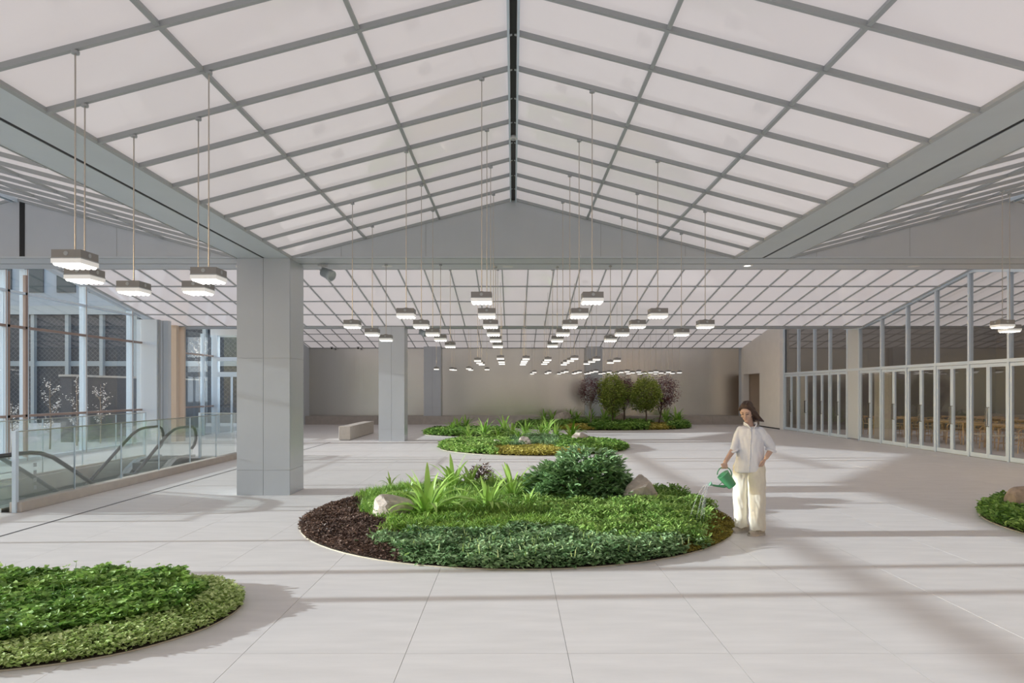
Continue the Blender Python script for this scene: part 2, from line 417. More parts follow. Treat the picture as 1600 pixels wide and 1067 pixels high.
for i, (a, b2) in enumerate(zip(posts[:-1], posts[1:])):
    solid = abs(a-24.43) < .01
    w = empty(f'window_{i+1}', kind='structure')
    mb = MB(); mb.box(XR-.05, XR+.07, a-.035, a+.035, 0, max(gtop(a), gtop(a+.03), gtop(a-.03))); mb.obj('mullion', M_alu, w)
    mb = MB(); mb.box(XR-.045, XR+.065, a+.035, b2-.035, TRZ, TRZ+.09); mb.obj('transom', M_alu, w)
    seg = sorted({a+.035, b2-.035} | ({YR2} if a < YR2 < b2 else set()))
    for q0, q1 in zip(seg[:-1], seg[1:]):
        MB().prism([(q0, gtop(q0)-.07), (q1, gtop(q1)-.07), (q1, gtop(q1)), (q0, gtop(q0))], 'x', XR-.045, XR+.06).obj('head_rail', M_alu, w)
    if solid:
        MB().box(XR-.03, XR+.02, a+.035, b2-.035, TRZ+.09, gtop(b2)-.07).obj('solid_panel', M_blue, w)
        MB().box(XR-.03, XR+.02, a+.035, b2-.035, .05, TRZ).obj('solid_panel', M_blue, w)
        continue
    top = [(q, gtop(q)-.07) for q in seg]
    MB().prism([(seg[0], TRZ+.09), (seg[-1], TRZ+.09)]+top[::-1], 'x', XR+.005, XR+.017).obj('pane', M_pglass, w)
    d = empty(f'door_{i+1}', kind='structure')
    mid = (a+b2)/2
    for lo, hi, s in ((a+.045, mid-.004, 1), (mid+.004, b2-.045, -1)):
        fr = MB(); fr.box(XR-.03, XR+.03, lo, lo+.06, .02, TRZ-.01); fr.box(XR-.03, XR+.03, hi-.06, hi, .02, TRZ-.01)
        fr.box(XR-.03, XR+.03, lo+.06, hi-.06, .02, .13); fr.box(XR-.03, XR+.03, lo+.06, hi-.06, TRZ-.10, TRZ-.01)
        lf = fr.obj('door_leaf', M_alu, d)
        MB().box(XR-.005, XR+.005, lo+.06, hi-.06, .13, TRZ-.10).obj('pane', M_pglass, lf)
        hy = hi-.03 if s == 1 else lo+.03
        MB().tube([(XR-.03, hy, .85), (XR-.075, hy, .85), (XR-.075, hy, 1.35), (XR-.03, hy, 1.35)], .011, 6).obj('door_handle', M_rail, lf)
    MB().box(XR-.04, XR+.04, a+.04, b2-.04, 0.0, .018).obj('threshold', M_bar, d)
mb = MB(); mb.box(XR-.05, XR+.07, 31.15, 31.26, 0, 4.6); mb.obj('wall_end_post', M_alu, wr)
# room behind the partition
rm = empty('wall_room', kind='structure')
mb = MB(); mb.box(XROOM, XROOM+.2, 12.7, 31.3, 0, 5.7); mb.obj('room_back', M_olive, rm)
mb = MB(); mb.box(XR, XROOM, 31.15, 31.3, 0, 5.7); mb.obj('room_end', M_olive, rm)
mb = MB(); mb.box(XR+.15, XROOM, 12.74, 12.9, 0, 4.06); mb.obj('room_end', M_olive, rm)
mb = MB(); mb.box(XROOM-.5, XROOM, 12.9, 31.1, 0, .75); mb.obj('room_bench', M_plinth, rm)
def curtain(name, y0, y1, label, x=12.85):
    mb = MB(); n = int((y1-y0)/.012); pa = []; pb = []
    for k in range(n+1):
        y = y0+(y1-y0)*k/n; dx = .045*math.sin(k*.85)+.012*math.sin(k*.31)
        pa.append((x+dx, y)); pb.append((x+dx+.02, y))
    mb.prism(pa+pb[::-1], 'z', .02, TRZ-.02)
    # flip the n-gon caps away
    o = mb.obj(name, M_curtain, None, label=label, category='curtain'); return o
curtain('curtain', 29.9, 31.0, 'pale gathered curtain behind the farthest glass door of the right wall')
curtain('curtain', 23.2, 24.3, 'pale gathered curtain behind the glass door beside the blue-grey pillar')
# ------------------------------------------------------------------ tables and chairs behind the glass
def make_table():
    t = empty('dining_table', label='', category='table')
    MB().box(-.42, .42, -1.2, 1.2, .70, .74).obj('tabletop', M_wood, t)
    for sx in (-1, 1):
        for sy in (-1, 1):
            MB().tube([(sx*.36, sy*1.08, .70), (sx*.37, sy*1.1, 0)], [.035, .024], 8).obj('leg', M_wood, t)
    MB().box(-.36, .36, -1.1, -1.07, .62, .70).obj('apron', M_wood, t); MB().box(-.36, .36, 1.07, 1.1, .62, .70).obj('apron', M_wood, t)
    return t
def make_chair(m):
    c = empty('dining_chair', label='', category='chair')
    MB().box(-.24, .22, -.22, .22, .425, .455).obj('seat', M_cord, c)
    for s in (-1, 1):
        MB().tube([(.22, s*.21, .0), (.21, s*.21, .46)], [.014, .018], 6).obj('leg', m, c)
        MB().tube([(-.25, s*.20, 0), (-.21, s*.20, .45), (-.25, s*.23, .62), (-.10, s*.255, .74)], [.014, .018, .016, .015], 6).obj('leg', m, c)
        MB().tube([(-.22, s*.2, .22), (.21, s*.2, .22)], .011, 6).obj('stretcher', m, c)
    pts = [(.02, -.28, .70)]+[(-.04-.26*math.sin(math.pi*k/10), -.28*math.cos(math.pi*k/10), .70+.05*math.sin(math.pi*k/10)) for k in range(11)]+[(.02, .28, .70)]
    MB().tube(pts, .016, 6).obj('top_rail', m, c)
    MB().tube([(-.22, 0, .45), (-.25, 0, .58), (-.29, -.07, .74)], .010, 6).obj('splat', m, c)
    MB().tube([(-.25, 0, .58), (-.29, .07, .74)], .010, 6).obj('splat', m, c)
    return c
T0 = make_table(); C0 = make_chair(M_wood); C1 = make_chair(M_wood2); used = {}
def put(proto, loc, rz, label, group):
    o = proto if proto.name not in used else clone(proto); used[proto.name] = 1
    o.location = loc; o.rotation_euler = (0, 0, rz); o['label'] = label; o['group'] = group; return o
for row, X in enumerate((15.2, 18.4)):
    for k, Y in enumerate((17.2, 20.4, 23.6, 27.0)):
        tn = ['nearest', 'second', 'third', 'farthest'][k]+(' front-row' if row == 0 else ' back-row')+' table behind the glass'
        put(T0, (X, Y, 0), 0, 'long oak dining table, the '+tn, 'dining tables in the side room')
        for dy in (-.8, 0, .8):
            for s in (-1, 1):
                red = (k == 0 and dy > -.5)
                put(C1 if red else C0, (X+s*.62, Y+dy, 0), 0 if s < 0 else math.pi,
                    ('reddish' if red else 'light oak')+f' chair, {["near", "middle", "far"][round(dy/.8)+1]} seat, {"hall" if s < 0 else "wall"} side, {tn}', ('reddish' if red else 'light oak')+' chairs in the side room')

# ------------------------------------------------------------------ left glazed wall
mull = [-5.99, -3.6, -1.74, .65, 3.04, 5.43, 6.4, 7.82, 10.21, 12.6, 14.99, 16.65, 17.38, 19.77, 22.17, 22.75]
wl = empty('wall_left', kind='structure')
MB().box(XL-.3, XL, YBACK, Y1b, ZE-.02, 5.75).obj('sun_block_head', M_gable, wl)  # upper wall above the eave, added to block the low sun
mb = MB()
for ya, yr, yb in ((Y1b, YR2, Y2b-.9), (Y2b-.9, YR3, YB)):
    mb.prism([(ya, ZE+.02), (yr, ZR+.02), (yb, ZE+.02), (yb, 5.75), (ya, 5.75)], 'x', XL-.3, XL-.0)
mb.obj('sun_block_head', M_gable, wl)  # gable-shaped upper wall, added to block sun above the rear ceilings
MB().box(XL-.3, XL, YBACK, -5.99, 0, ZE).obj('wall_end', M_beige, wl)
for i, (a, b2) in enumerate(zip(mull[:-1], mull[1:])):
    w = empty(f'window_{i+21}', kind='structure')
    ztop = lambda y: (ZE if y < Y1b else ceil_z(0, y))-.02
    MB().box(XL-.20, XL, a-.03, a+.03, 0, min(ztop(a-.03), ztop(a+.03))).obj('mullion', M_alu, w)
    MB().box(XL-.002, XL+.012, a-.032, a-.018, 0, min(ztop(a-.03), ztop(a+.03))).obj('mullion_edge', M_bronze, w)
    zs = [1.15, 3.38, 4.24]
    op = (b2-a) < 1.0
    for z in zs:
        if z > min(ztop(a), ztop(b2))-.1: continue
        MB().box(XL-.12, XL+.01, a+.03, b2-.03, z-.03, z+.03).obj('transom', M_bronze if z < 4 else M_alu, w)
    if op and b2 < 20:
        for yy in (a+.03, b2-.10): MB().box(XL-.06, XL+.01, yy, yy+.07, .1, min(ztop(a), ztop(b2))-.03).obj('sash_stile', M_bronze, w)
    MB().box(XL-.10, XL, a+.03, b2-.03, 0, .08).obj('sill', M_alu, w)
    seg = sorted({a+.03, b2-.03} | ({YR2} if a < YR2 < b2 else set()) | ({Y1b} if a < Y1b < b2 else set()))
    levels = [.08]+[z for z in zs if z < min(ztop(a), ztop(b2))-.1]
    for q, z in enumerate(levels):
        z0 = z+(.03 if q else 0)
        if q+1 < len(levels): MB().box(XL-.06, XL-.048, seg[0], seg[-1], z0, levels[q+1]-.03).obj('pane', M_glass, w)
        else: MB().prism([(seg[0], z0), (seg[-1], z0)]+[(y, ztop(y)) for y in seg[::-1]], 'x', XL-.06, XL-.048).obj('pane', M_glass, w)
e = empty('window_pillar', (-12.2, 23.05, 0), label='pale blue-white pillar at the end of the left glazing', category='pillar')
MB().box(-.35, .32, -.3, .3, 0, ceil_z(0, 23.4)-.02).obj('pillar_shaft', M_blue, e)
MB().box(.322, .36, -.22, -.12, 0, ceil_z(0, 23.4)-.02).obj('pillar_reveal', M_bar, e)
MB().box(.33, .50, .10, .3, 0, ceil_z(0, 23.4)-.02).obj('pillar_fin', M_blue, e)
mb = MB(); mb.box(-12.6, -11.75, 23.8, 24.0, 0, ZE); mb.obj('wall_return', M_tan, wl)
mb = MB(); mb.box(-12.3, -11.62, 24.1, 24.22, 0, ZE); mb.obj('wall_return', M_tan, wl)
# glazing beyond the far cross beam, then an entrance facing the viewer
far = [24.4, 25.1, 27.3, 28.15]
for i, (a, b2) in enumerate(zip(far[:-1], far[1:])):
    w = empty(f'window_{i+41}', kind='structure')
    MB().box(XL-.15, XL+.0, a-.03, a+.03, 0, ZE).obj('mullion', M_alu, w)
    for z in (1.15, 3.2): MB().box(XL-.1, XL+.01, a+.03, b2-.03, z-.03, z+.03).obj('transom', M_bronze, w)
    for z0, z1 in ((.05, 1.12), (1.18, 3.17), (3.23, ZE)): MB().box(XL-.06, XL-.048, a+.03, b2-.03, z0, z1).obj('pane', M_glass, w)
d = empty('door_40', kind='structure')
MB().box(-12.45, -12.2, 28.15, 28.4, 0, ZE).obj('door_jamb', M_alu, d)
MB().box(-11.05, -10.9, 28.15, 28.4, 0, ZE).obj('door_jamb', M_alu, d)
MB().box(-12.2, -11.05, 28.15, 28.3, 2.35, 2.55).obj('door_head', M_alu, d)
MB().box(-12.2, -11.05, 28.15, 28.3, 3.0, 3.16).obj('door_head', M_alu, d)
MB().box(-12.2, -11.05, 28.2, 28.215, .05, 2.35).obj('pane', M_glass, d)
MB().box(-12.2, -11.05, 28.2, 28.215, 2.55, 3.0).obj('pane', M_glass, d)
MB().box(-12.2, -11.05, 28.2, 28.215, 3.16, ZE).obj('pane', M_glass, d)
MB().box(-11.66, -11.60, 28.16, 28.24, .05, 2.35).obj('door_stile', M_alu, d)
MB().box(-11.25, -10.9, 28.4, YB, 0, 5.7).obj('wall_far_left', M_blue, kind='structure')
MB().box(-12.6, -10.9, 28.4, 28.42, 4.0, 5.7).obj('wall_porch_head', M_gable, kind='structure')
MB().box(XL-.3, XROOM, YBACK-.3, YBACK, 0, 5.75).obj('wall_behind', M_beige, kind='structure')
# ------------------------------------------------------------------ bench
e = empty('stone_bench', (-6.06, 24.5, 0), 0, label='long low beige stone bench left of the middle column', category='bench')
bevel(MB().box(-.2, .2, 0, 4.2, .02, .50).obj('bench_body', M_kerb, e), .008); MB().box(-.18, .18, .03, 4.17, 0, .03).obj('bench_foot', M_grout, e)
# ------------------------------------------------------------------ escalator pit
pt = empty('wall_pit', kind='structure')
a0, a1, b0, b1 = PIT
MB().box(a0-.02, a0, b0, b1, -4.5, -.03).obj('pit_side', M_white, pt); MB().box(a1, a1+.02, b0, b1, -4.5, -.03).obj('pit_side', M_white, pt)
MB().box(a0, a1, b0-.02, b0, -4.5, -.03).obj('pit_side', M_white, pt); MB().box(a0, a1, b1, b1+.02, -4.5, -.03).obj('pit_side', M_white, pt)
MB().box(a0, a1, b0, b1, -4.6, -4.5).obj('pit_floor', M_floor, pt)
MB().box(a0-.001, a0+.06, b0, b1, -.32, .004).obj('pit_edge', M_kerb, pt)
# ------------------------------------------------------------------ glass balustrades
def balustrade(p0, p1, n, label, kerb=.15, h=1.196, ends=(1, 1), kw=.18):
    p0 = Vector(p0); p1 = Vector(p1); L = (p1-p0).length; ang = math.atan2(p1.y-p0.y, p1.x-p0.x)
    e = empty('glass_balustrade', (p0.x, p0.y, 0), ang, label=label, category='balustrade')
    bevel(MB().box(0, L, -kw/2, kw/2, 0, kerb).obj('kerb', M_kerb, e), .01)
    st = L/n; gm = MB().box(.006, st-.006, -.009, .009, kerb-.02, h-.012).mesh('glass_panel', M_bglass)
    for k in range(n): link('glass_panel', gm, e, Matrix.Translation((k*st, 0, 0)))
    for k in range(1, n): MB().box(k*st-.006, k*st+.006, -.011, .011, kerb, h-.012).obj('glass_joint', M_alu, e)
    MB().box(0, L, -.016, .016, h-.016, h).obj('top_rail', M_sst, e)
    for k, on in enumerate(ends):
        if on: MB().box((L if k else 0)-.03, (L if k else 0)+.03, -.03, .03, 0, h+.004).obj('end_post', M_alu, e)
    return e
balustrade((-7.33, 10.05), (-7.33, 18.2), 6, 'long frameless glass balustrade on a stone kerb beside the floor opening')
balustrade((-7.42, 18.2), (-8.35, 18.2), 1, 'short glass balustrade closing the far end of the escalator opening', kerb=.02, ends=(0, 1), kw=.06)
balustrade((-10.04, 9.2), (-10.04, 18.6), 7, 'glass balustrade on the window side of the escalator opening', kerb=.05, kw=.06)
# ------------------------------------------------------------------ escalators
def escalator(x0, x1, ystart, sgn, label, stickers=False):
    e = empty('escalator', (0, 0, 0), label=label, category='escalator')
    Z = .82; SL = .56
    def Y(s): return ystart+sgn*s
    path = [(-.72, .22), (-.86, .30), (-.95, .45), (-.95, .62), (-.87, .75), (-.72, Z), (-.3, Z), (0, Z-.004), (.25, Z-.035), (.55, Z-.13), (.95, Z-.34)]
    path += [(.95+d, Z-.34-SL*d) for d in (1.2, 2.4, 3.6, 4.8, 5.5)]
    low = [(-.72, .06), (0, .06), (.3, .03), (.7, -.14), (.95, -.30)]+[(.95+d, -.30-SL*d) for d in (2.4, 5.5)]
    for x in (x0, x1):
        MB().tube([(x, Y(s), z) for s, z in path], .040, 8, sq=(1.1, .85)).obj('handrail', M_rail, e, True)
        poly = [(Y(s), z-.02) for s, z in path[3:]]+[(Y(s), z) for s, z in low[::-1]]
        g = MB().prism(poly, 'x', x-.006, x+.006).obj('glass_side', M_eglass, e)
        dk = [(Y(s), z) for s, z in low]+[(Y(s), z-.22) for s, z in low[::-1]]
        MB().prism(dk, 'x', x-.10, x+.10).obj('deck', M_sst, e)
        if stickers and x == x1:
            for k in range(4): MB().box(x+.007, x+.009, Y(.12)-.035, Y(.12)+.035, .58-.12*k, .645-.12*k).obj('safety_sticker', M_bar, g)
            for k in range(3): MB().box(x+.007, x+.009, Y(-.62), Y(-.25), .55-.1*k, .565-.1*k).obj('warning_text', M_bar, g)
    MB().box(x0+.1, x1-.1, min(Y(-.9), Y(.35)), max(Y(-.9), Y(.35)), .0, .012).obj('landing_plate', M_step, e)
    sm = box_mesh('step', x1-x0-.22, .40, .20, M_step)
    cm = box_mesh('step_edge', x1-x0-.22, .03, .012, M_sst)
    for k in range(13):
        s = .55+k*.4; z = -.02-max(0, (k))*.4*SL
        st = link('step', sm, e, Matrix.Translation(((x0+x1)/2, Y(s), z-.1)))
        link('step_edge', cm, st, Matrix.Translation((0, sgn*.18, .104)))
    trp = [(Y(s), z-.3) for s, z in low[2:]]+[(Y(s), z-.75) for s, z in low[2:][::-1]]
    MB().prism(trp, 'x', x0-.08, x1+.08).obj('truss_casing', M_white, e)
escalator(-8.5, -7.62, 10.75, 1, 'near escalator going down away from the viewer behind the balustrade', True)
escalator(-9.62, -8.72, 17.8, -1, 'far escalator with black handrail loops going down toward the viewer')
# ------------------------------------------------------------------ pendant lamps
def lamp_protos():
    p = {}
    p['housing'] = MB().box(-.103, .103, -.103, .103, .05, .107).mesh('housing', M_lamp)
    p['band'] = MB().box(-.106, .106, -.106, .106, .044, .052).mesh('band', M_bar)
    p['crystal'] = MB().box(-.105, .105, -.105, .105, .012, .044).mesh('crystal', M_lens)
    mb = MB()
    for i in range(5):
        for j2 in range(5): mb.ball((-.082+.041*i, -.082+.041*j2, .014), (.021, .021, .02), 8, 6)
    p['led_lens'] = mb.mesh('led_lens', M_led, True)
    p['cap'] = MB().lathe([(.05, .107), (.05, .114), (.03, .12), (.008, .125)], 12).mesh('cap', M_rail)
    mb = MB()
    for rz in range(4):
        M = Matrix.Rotation(rz*math.pi/2, 4, 'Z') @ Matrix.Translation((0, -.103, .08)) @ Matrix.Rotation(math.pi/2, 4, 'X')
        mb.lathe([(.016, .0), (.016, .003), (.012, .004)], 12, M)
    p['medallion'] = mb.mesh('medallion', M_bar)
    p['rod'] = MB().tube([(0, 0, 0), (0, 0, 1)], .0055, 6).mesh('rod', M_cable)
    p['rose'] = MB().lathe([(.028, -.02), (.028, 0), (.012, .003)], 10).mesh('ceiling_rose', M_bar)
    return p
LP = lamp_protos()
def lamp(x, y, zb, label, group, full=True):
    if y < Y1: y = Y1-ROW*round((Y1-y)/ROW)
    e = empty('pendant_lamp', (x, y, zb), label=label, category='lamp', group=group)
    for k in ('housing', 'crystal', 'led_lens', 'cap')+(('band', 'medallion') if full else ()): link(k, LP[k], e)
    top = ceil_z(x, y)+.028-zb
    M = Matrix.Translation((0, 0, .12)) @ Matrix.Diagonal((1, 1, top-.12, 1))
    link('rod', LP['rod'], e, M)
    if full: link('ceiling_rose', LP['rose'], e, Matrix.Translation((0, 0, top-.045)))
ORD = ['nearest', 'second nearest', 'third', 'fourth', 'fifth', 'sixth']
NTH = ['second', 'third', 'fifth', 'leftmost', 'fourth', 'sixth', 'seventh', 'eighth', 'ninth', 'tenth', 'rightmost']; K = .8336; ZB = EYE+.878
near = [
 ('square pendant lamp with lit crystal base, topmost and nearest of the five at far left', [(-3.13, 5.83)]),
 ('square pendant lamp just below the topmost lamp at far left', [(-3.49, 6.66)]),
 ('square pendant lamp hanging alone between the two left pairs', [(-3.47, 7.48)]),
 ('square pendant lamp, upper of the pair just left of the near column', [(-2.48, 6.65)]),
 ('square pendant lamp, lower of the pair just left of the near column', [(-2.88, 7.48)])]
for lb, ps in near:
    for x, d in ps: lamp(x, d*K, ZB, lb, 'pendant lamps of the near bay')
rows = {'outer left row, beside the near column': (-2.275, [11.53, 13.2, 14.65]), 'row second left of the ridge': (-1.30, [9.95, 11.53, 13.2, 14.65, 16.9]),
        'row just left of the ridge': (-.32, [8.23, 9.95, 11.53, 13.2, 14.9, 16.9]), 'row just right of the ridge': (.80, [8.23, 9.95, 11.53, 13.2, 14.9, 16.7]),
        'row second right of the ridge': (1.755, [9.9, 11.53, 13.2, 14.8]), 'outer right row': (2.715, [11.53, 13.2])}
for nm, (x, ds) in rows.items():
    for k, d in enumerate(ds): lamp(x, d*K, ZB, f'square pendant lamp, {ORD[k]} in the {nm}', 'pendant lamps of the near bay')
lamp(6.92, 11.77*K, ZB, 'square pendant lamp, left of the two before the glass doors', 'pendant lamps of the near bay')
lamp(7.52, 12.4*K, ZB, 'square pendant lamp, right of the two before the glass doors', 'pendant lamps of the near bay')
midl = [[(706, 578), (710, 578.7)], [(732.3, 576.8), (735.6, 578.7)], [(761, 578)], [(682, 577.5)], [(746.3, 564.7), (749.2, 568), (752.7, 570.4)], [(782, 561.4), (783.6, 566.6), (784.3, 569.5)],
 [(821.9, 561.9), (819.5, 565.2), (818.3, 567.8), (816.9, 570.4)], [(856, 563.5), (853.2, 566.6), (850.4, 569.5)], [(897.6, 561.6), (891.4, 564.7), (884.8, 567.6), (881, 570.4)],
 [(932, 562.8), (924.5, 566), (916.6, 569.2)], [(964, 564.7), (953.7, 567.6)]]
for k, g in enumerate(midl):
    for q, (px_, py_) in enumerate(g):
        y = .878*FPX/(VY-py_); lamp((px_-VX)*y/FPX, y, ZB, f'small distant pendant lamp, {ORD[q]} in the {NTH[k]} file of lamps from the left' if len(g) > 1 else f'small distant pendant lamp hanging alone, {NTH[k]} file from the left', 'pendant lamps of the rear bays', False)
farl = [(835, 582.3), (831.4, 584.7), (858, 582.3), (854, 584), (884.8, 581.3), (879.3, 582.8), (873.4, 584.7), (905.5, 582), (900.7, 583.2), (896.7, 584.2), (931, 581), (924.5, 582.3), (919.7, 583.7), (915.7, 584.7),
 (951.8, 582.3), (944.7, 583.5), (938.2, 584.4), (970.8, 582.3), (964, 583.7), (957, 584.7), (979.8, 581.3), (982, 584.2), (988.6, 583), (998, 581.8), (999.3, 585), (1007, 583.7), (1016.6, 582.8), (1025, 581.6), (1024.7, 584.7), (1033, 583.2), (1044.4, 582), (1041, 584.9), (1050.6, 583.7), (1061.5, 582.8)]
farl.sort()
N1 = 'first second third fourth fifth sixth seventh eighth ninth tenth eleventh twelfth thirteenth fourteenth fifteenth sixteenth seventeenth eighteenth nineteenth'.split()
def nth(k): return N1[k] if k < 19 else ('twentieth' if k == 19 else 'twenty-'+N1[k-20] if k < 29 else 'thirtieth' if k == 29 else 'thirty-'+N1[k-30])
for k, (px_, py_) in enumerate(farl):
    y = min(.83*FPX/(VY-py_), 35.6); lamp((px_-VX)*y/FPX, y, EYE+.83, f'{nth(k)} tiny lamp from the left in the lowest rearmost band of pendant lamps', 'pendant lamps of the rearmost band', False)
# ------------------------------------------------------------------ devices on the soffits
def device(x, y, z, label, s=1):
    e = empty('ceiling_speaker', (x, y, z), math.radians(-25), label=label, category='speaker'); e.scale = (s, s, s)
    MB().lathe([(.09, -.03), (.09, 0), (.05, .0)], 16).obj('mount_plate', M_white, e)
    MB().tube([(0, 0, -.02), (-.02, 0, -.09), (.05, 0, -.13)], .018, 8).obj('mount_arm', M_white, e)
    M = Matrix.Translation((.10, 0, -.16)) @ Matrix.Rotation(math.radians(115), 4, 'Y')
    MB().lathe([(.06, -.10), (.085, -.09), (.09, .05), (.10, .06), (.10, .13), (.085, .14), (.08, .11)], 18, M).obj('speaker_body', M_beam, e, True)
device(spot(500, 700)[0]*0-3.45, 12.35, ZE, 'grey cylindrical spotlight on the cross beam right of the near column')
device(-3.35, 24.5, ZE-.03, 'small grey cylindrical spotlight on the far cross beam beside the middle column', 1.1)
for k, (xx, yy) in enumerate(((-2.3, 12.45), (-.1, 12.5), (4.25, 12.4), (7.3, 12.45), (-4.98, 12.5))):
    e = empty('downlight', (xx, yy, ZE-.004), label=['round recessed ceiling disc above the outer left lamps', 'round recessed ceiling disc under the middle of the cross beam', 'small lit recessed downlight under the beam corner at right', 'round recessed ceiling disc near the glass doors', 'small lit recessed downlight left of the near column top'][k], category='downlight')
    MB().lathe([(.10, 0), (.10, .006), (.08, .01)], 20).obj('trim_ring', M_white, e)
    MB().lathe([(.06, -.003), (.06, .004)], 16).obj('diffuser', M_led if k in (2, 4) else M_white, e)
e = empty('smoke_detector', (0.0, 8.75, ZR-.05), label='small round white detector on the ridge of the middle ceiling', category='detector')
MB().lathe([(.05, 0), (.055, .02), (.055, .05)], 16).obj('detector_body', M_white, e); MB().lathe([(.025, -.012), (.03, 0)], 12).obj('detector_eye', M_bar, e)

# ------------------------------------------------------------------ planting helpers
def vnoise(x, y, sc, seed=0):
    x = np.asarray(x)*sc+seed*17.3; y = np.asarray(y)*sc+seed*9.7
    xi = np.floor(x).astype(int); yi = np.floor(y).astype(int); fx = x-xi; fy = y-yi
    def h(a, b): v = np.sin(a*127.1+b*311.7+seed*74.7)*43758.5453; return v-np.floor(v)
    fx = fx*fx*(3-2*fx); fy = fy*fy*(3-2*fy)
    return (h(xi, yi)*(1-fx)+h(xi+1, yi)*fx)*(1-fy)+(h(xi, yi+1)*(1-fx)+h(xi+1, yi+1)*fx)*fy
def inside(px, py, poly):
    r = np.zeros(len(px), bool); n = len(poly)
    for i in range(n):
        x0, y0 = poly[i]; x1, y1 = poly[(i+1) % n]
        c = ((y0 > py) != (y1 > py)); t = (x1-x0)*(py-y0)/((y1-y0) if y1 != y0 else 1e-9)+x0
        r ^= c & (px < t)
    return r
def to_mesh(name, V, F, tint, m, smooth=False):
    me = bpy.data.meshes.new(name); V = np.asarray(V, np.float32); F = np.asarray(F, np.int32)
    k = F.shape[1]; me.vertices.add(len(V)); me.vertices.foreach_set('co', V.ravel())
    me.loops.add(F.size); me.loops.foreach_set('vertex_index', F.ravel())
    me.polygons.add(len(F)); me.polygons.foreach_set('loop_start', np.arange(0, F.size, k, dtype=np.int32)); me.polygons.foreach_set('loop_total', np.full(len(F), k, np.int32))
    if smooth: me.polygons.foreach_set('use_smooth', np.ones(len(F), bool))
    me.update(calc_edges=True)
    a = me.attributes.new('tint', 'FLOAT', 'POINT'); a.data.foreach_set('value', np.asarray(tint, np.float32))
    me.materials.append(m); return me
def leaves(P, az, pitch, L, Wd, fold=.25, droop=.15, tint=None):
    N = len(P); L = np.broadcast_to(L, N); Wd = np.broadcast_to(Wd, N)
    d = np.stack([np.cos(az)*np.cos(pitch), np.sin(az)*np.cos(pitch), np.sin(pitch)], 1)
    s = np.stack([-np.sin(az), np.cos(az), np.zeros(N)], 1); roll = RNG.normal(0, .35, N)[:, None]
    n = np.cross(d, s); s2 = s*np.cos(roll)+n*np.sin(roll); n2 = np.cross(d, s2); n2 = n2*np.sign(n2[:, 2:3]+1e-9)
    L1 = L[:, None]; W1 = Wd[:, None]
    V = np.stack([P, P+d*L1*.33+s2*W1*.5+n2*W1*fold, P+d*L1*.68+s2*W1*.38+n2*W1*fold*.6-n2*L1*droop*.4, P+d*L1-n2*L1*droop,
                  P+d*L1*.68-s2*W1*.38+n2*W1*fold*.6-n2*L1*droop*.4, P+d*L1*.33-s2*W1*.5+n2*W1*fold], 1).reshape(-1, 3)
    b = np.arange(N)[:, None]*6; F = np.concatenate([b+np.array([0, 1, 2, 3]), b+np.array([0, 3, 4, 5])], 0)
    t = RNG.random(N) if tint is None else tint
    return V, F, np.repeat(t, 6)
def blades(P, az, lean, L, Wd, tint=None):
    N = len(P); L = np.broadcast_to(L, N)[:, None]; Wd = np.broadcast_to(Wd, N)[:, None]; lean = np.broadcast_to(lean, N)[:, None]
    h = np.stack([np.cos(az), np.sin(az), np.zeros(N)], 1); s = np.stack([-np.sin(az), np.cos(az), np.zeros(N)], 1); z = np.array([[0, 0, 1.]])
    m = P+z*L*.55+h*L*lean*.3; t = P+z*L*(1-lean*.45)+h*L*lean
    V = np.stack([P-s*Wd*.5, P+s*Wd*.5, m+s*Wd*.45, m-s*Wd*.45, t+s*Wd*.06, t-s*Wd*.06], 1).reshape(-1, 3)
    b = np.arange(N)[:, None]*6; F = np.concatenate([b+np.array([0, 1, 2, 3]), b+np.array([3, 2, 4, 5])], 0)
    return V, F, np.repeat(RNG.random(N) if tint is None else tint, 6)
def cat(parts):
    V = []; F = []; T = []; o = 0
    for v, f, t in parts: V.append(v); F.append(f+o); T.append(t); o += len(v)
    return np.concatenate(V), np.concatenate(F), np.concatenate(T)
L_ivy = leaf_mat('ivy_leaf', (0.07, 0.18, 0.055), (0.4, 0.58, 0.29), .5)
L_deep = leaf_mat('deep_leaf', (0.05, 0.17, 0.02), (0.36, 0.57, 0.13), .55)
L_light = leaf_mat('light_leaf', (0.1, 0.26, 0.03), (0.48, 0.68, 0.2), .5)
L_lime = leaf_mat('lime_leaf', (.29, .45, .09), (.80, .91, .44), .55)
L_grass = leaf_mat('grass_blade', (0.1, 0.26, 0.03), (0.42, 0.62, 0.14), .45)
L_brown = leaf_mat('bronze_leaf', (0.05, 0.03, 0.025), (0.24, 0.15, 0.11), .5, .1)
L_moss = leaf_mat('moss', (0.14, 0.11, 0.012), (0.4, 0.33, 0.05), .8, .1)
L_gold = leaf_mat('golden_leaf', (0.34, 0.32, 0.06), (0.66, 0.58, 0.14), .5)
L_bush = leaf_mat('glossy_leaf', (0.06, 0.18, 0.06), (0.38, 0.58, 0.28), .38, .15)
L_fern = leaf_mat('fern_leaf', (0.16, 0.38, 0.03), (0.46, 0.68, 0.17), .35, .3)
L_tree = leaf_mat('tree_leaf', (0.11, 0.23, 0.035), (0.62, 0.66, 0.16), .45)
L_plum = leaf_mat('plum_leaf', (0.09, 0.03, 0.04), (0.36, 0.16, 0.17), .5)
L_petal = leaf_mat('petal', (.75, .72, .68), (.95, .92, .9), .6)
def ellipse(cx, cy, rx, ry, n=72): return [(cx+rx*math.cos(2*math.pi*k/n), cy+ry*math.sin(2*math.pi*k/n)) for k in range(n)]
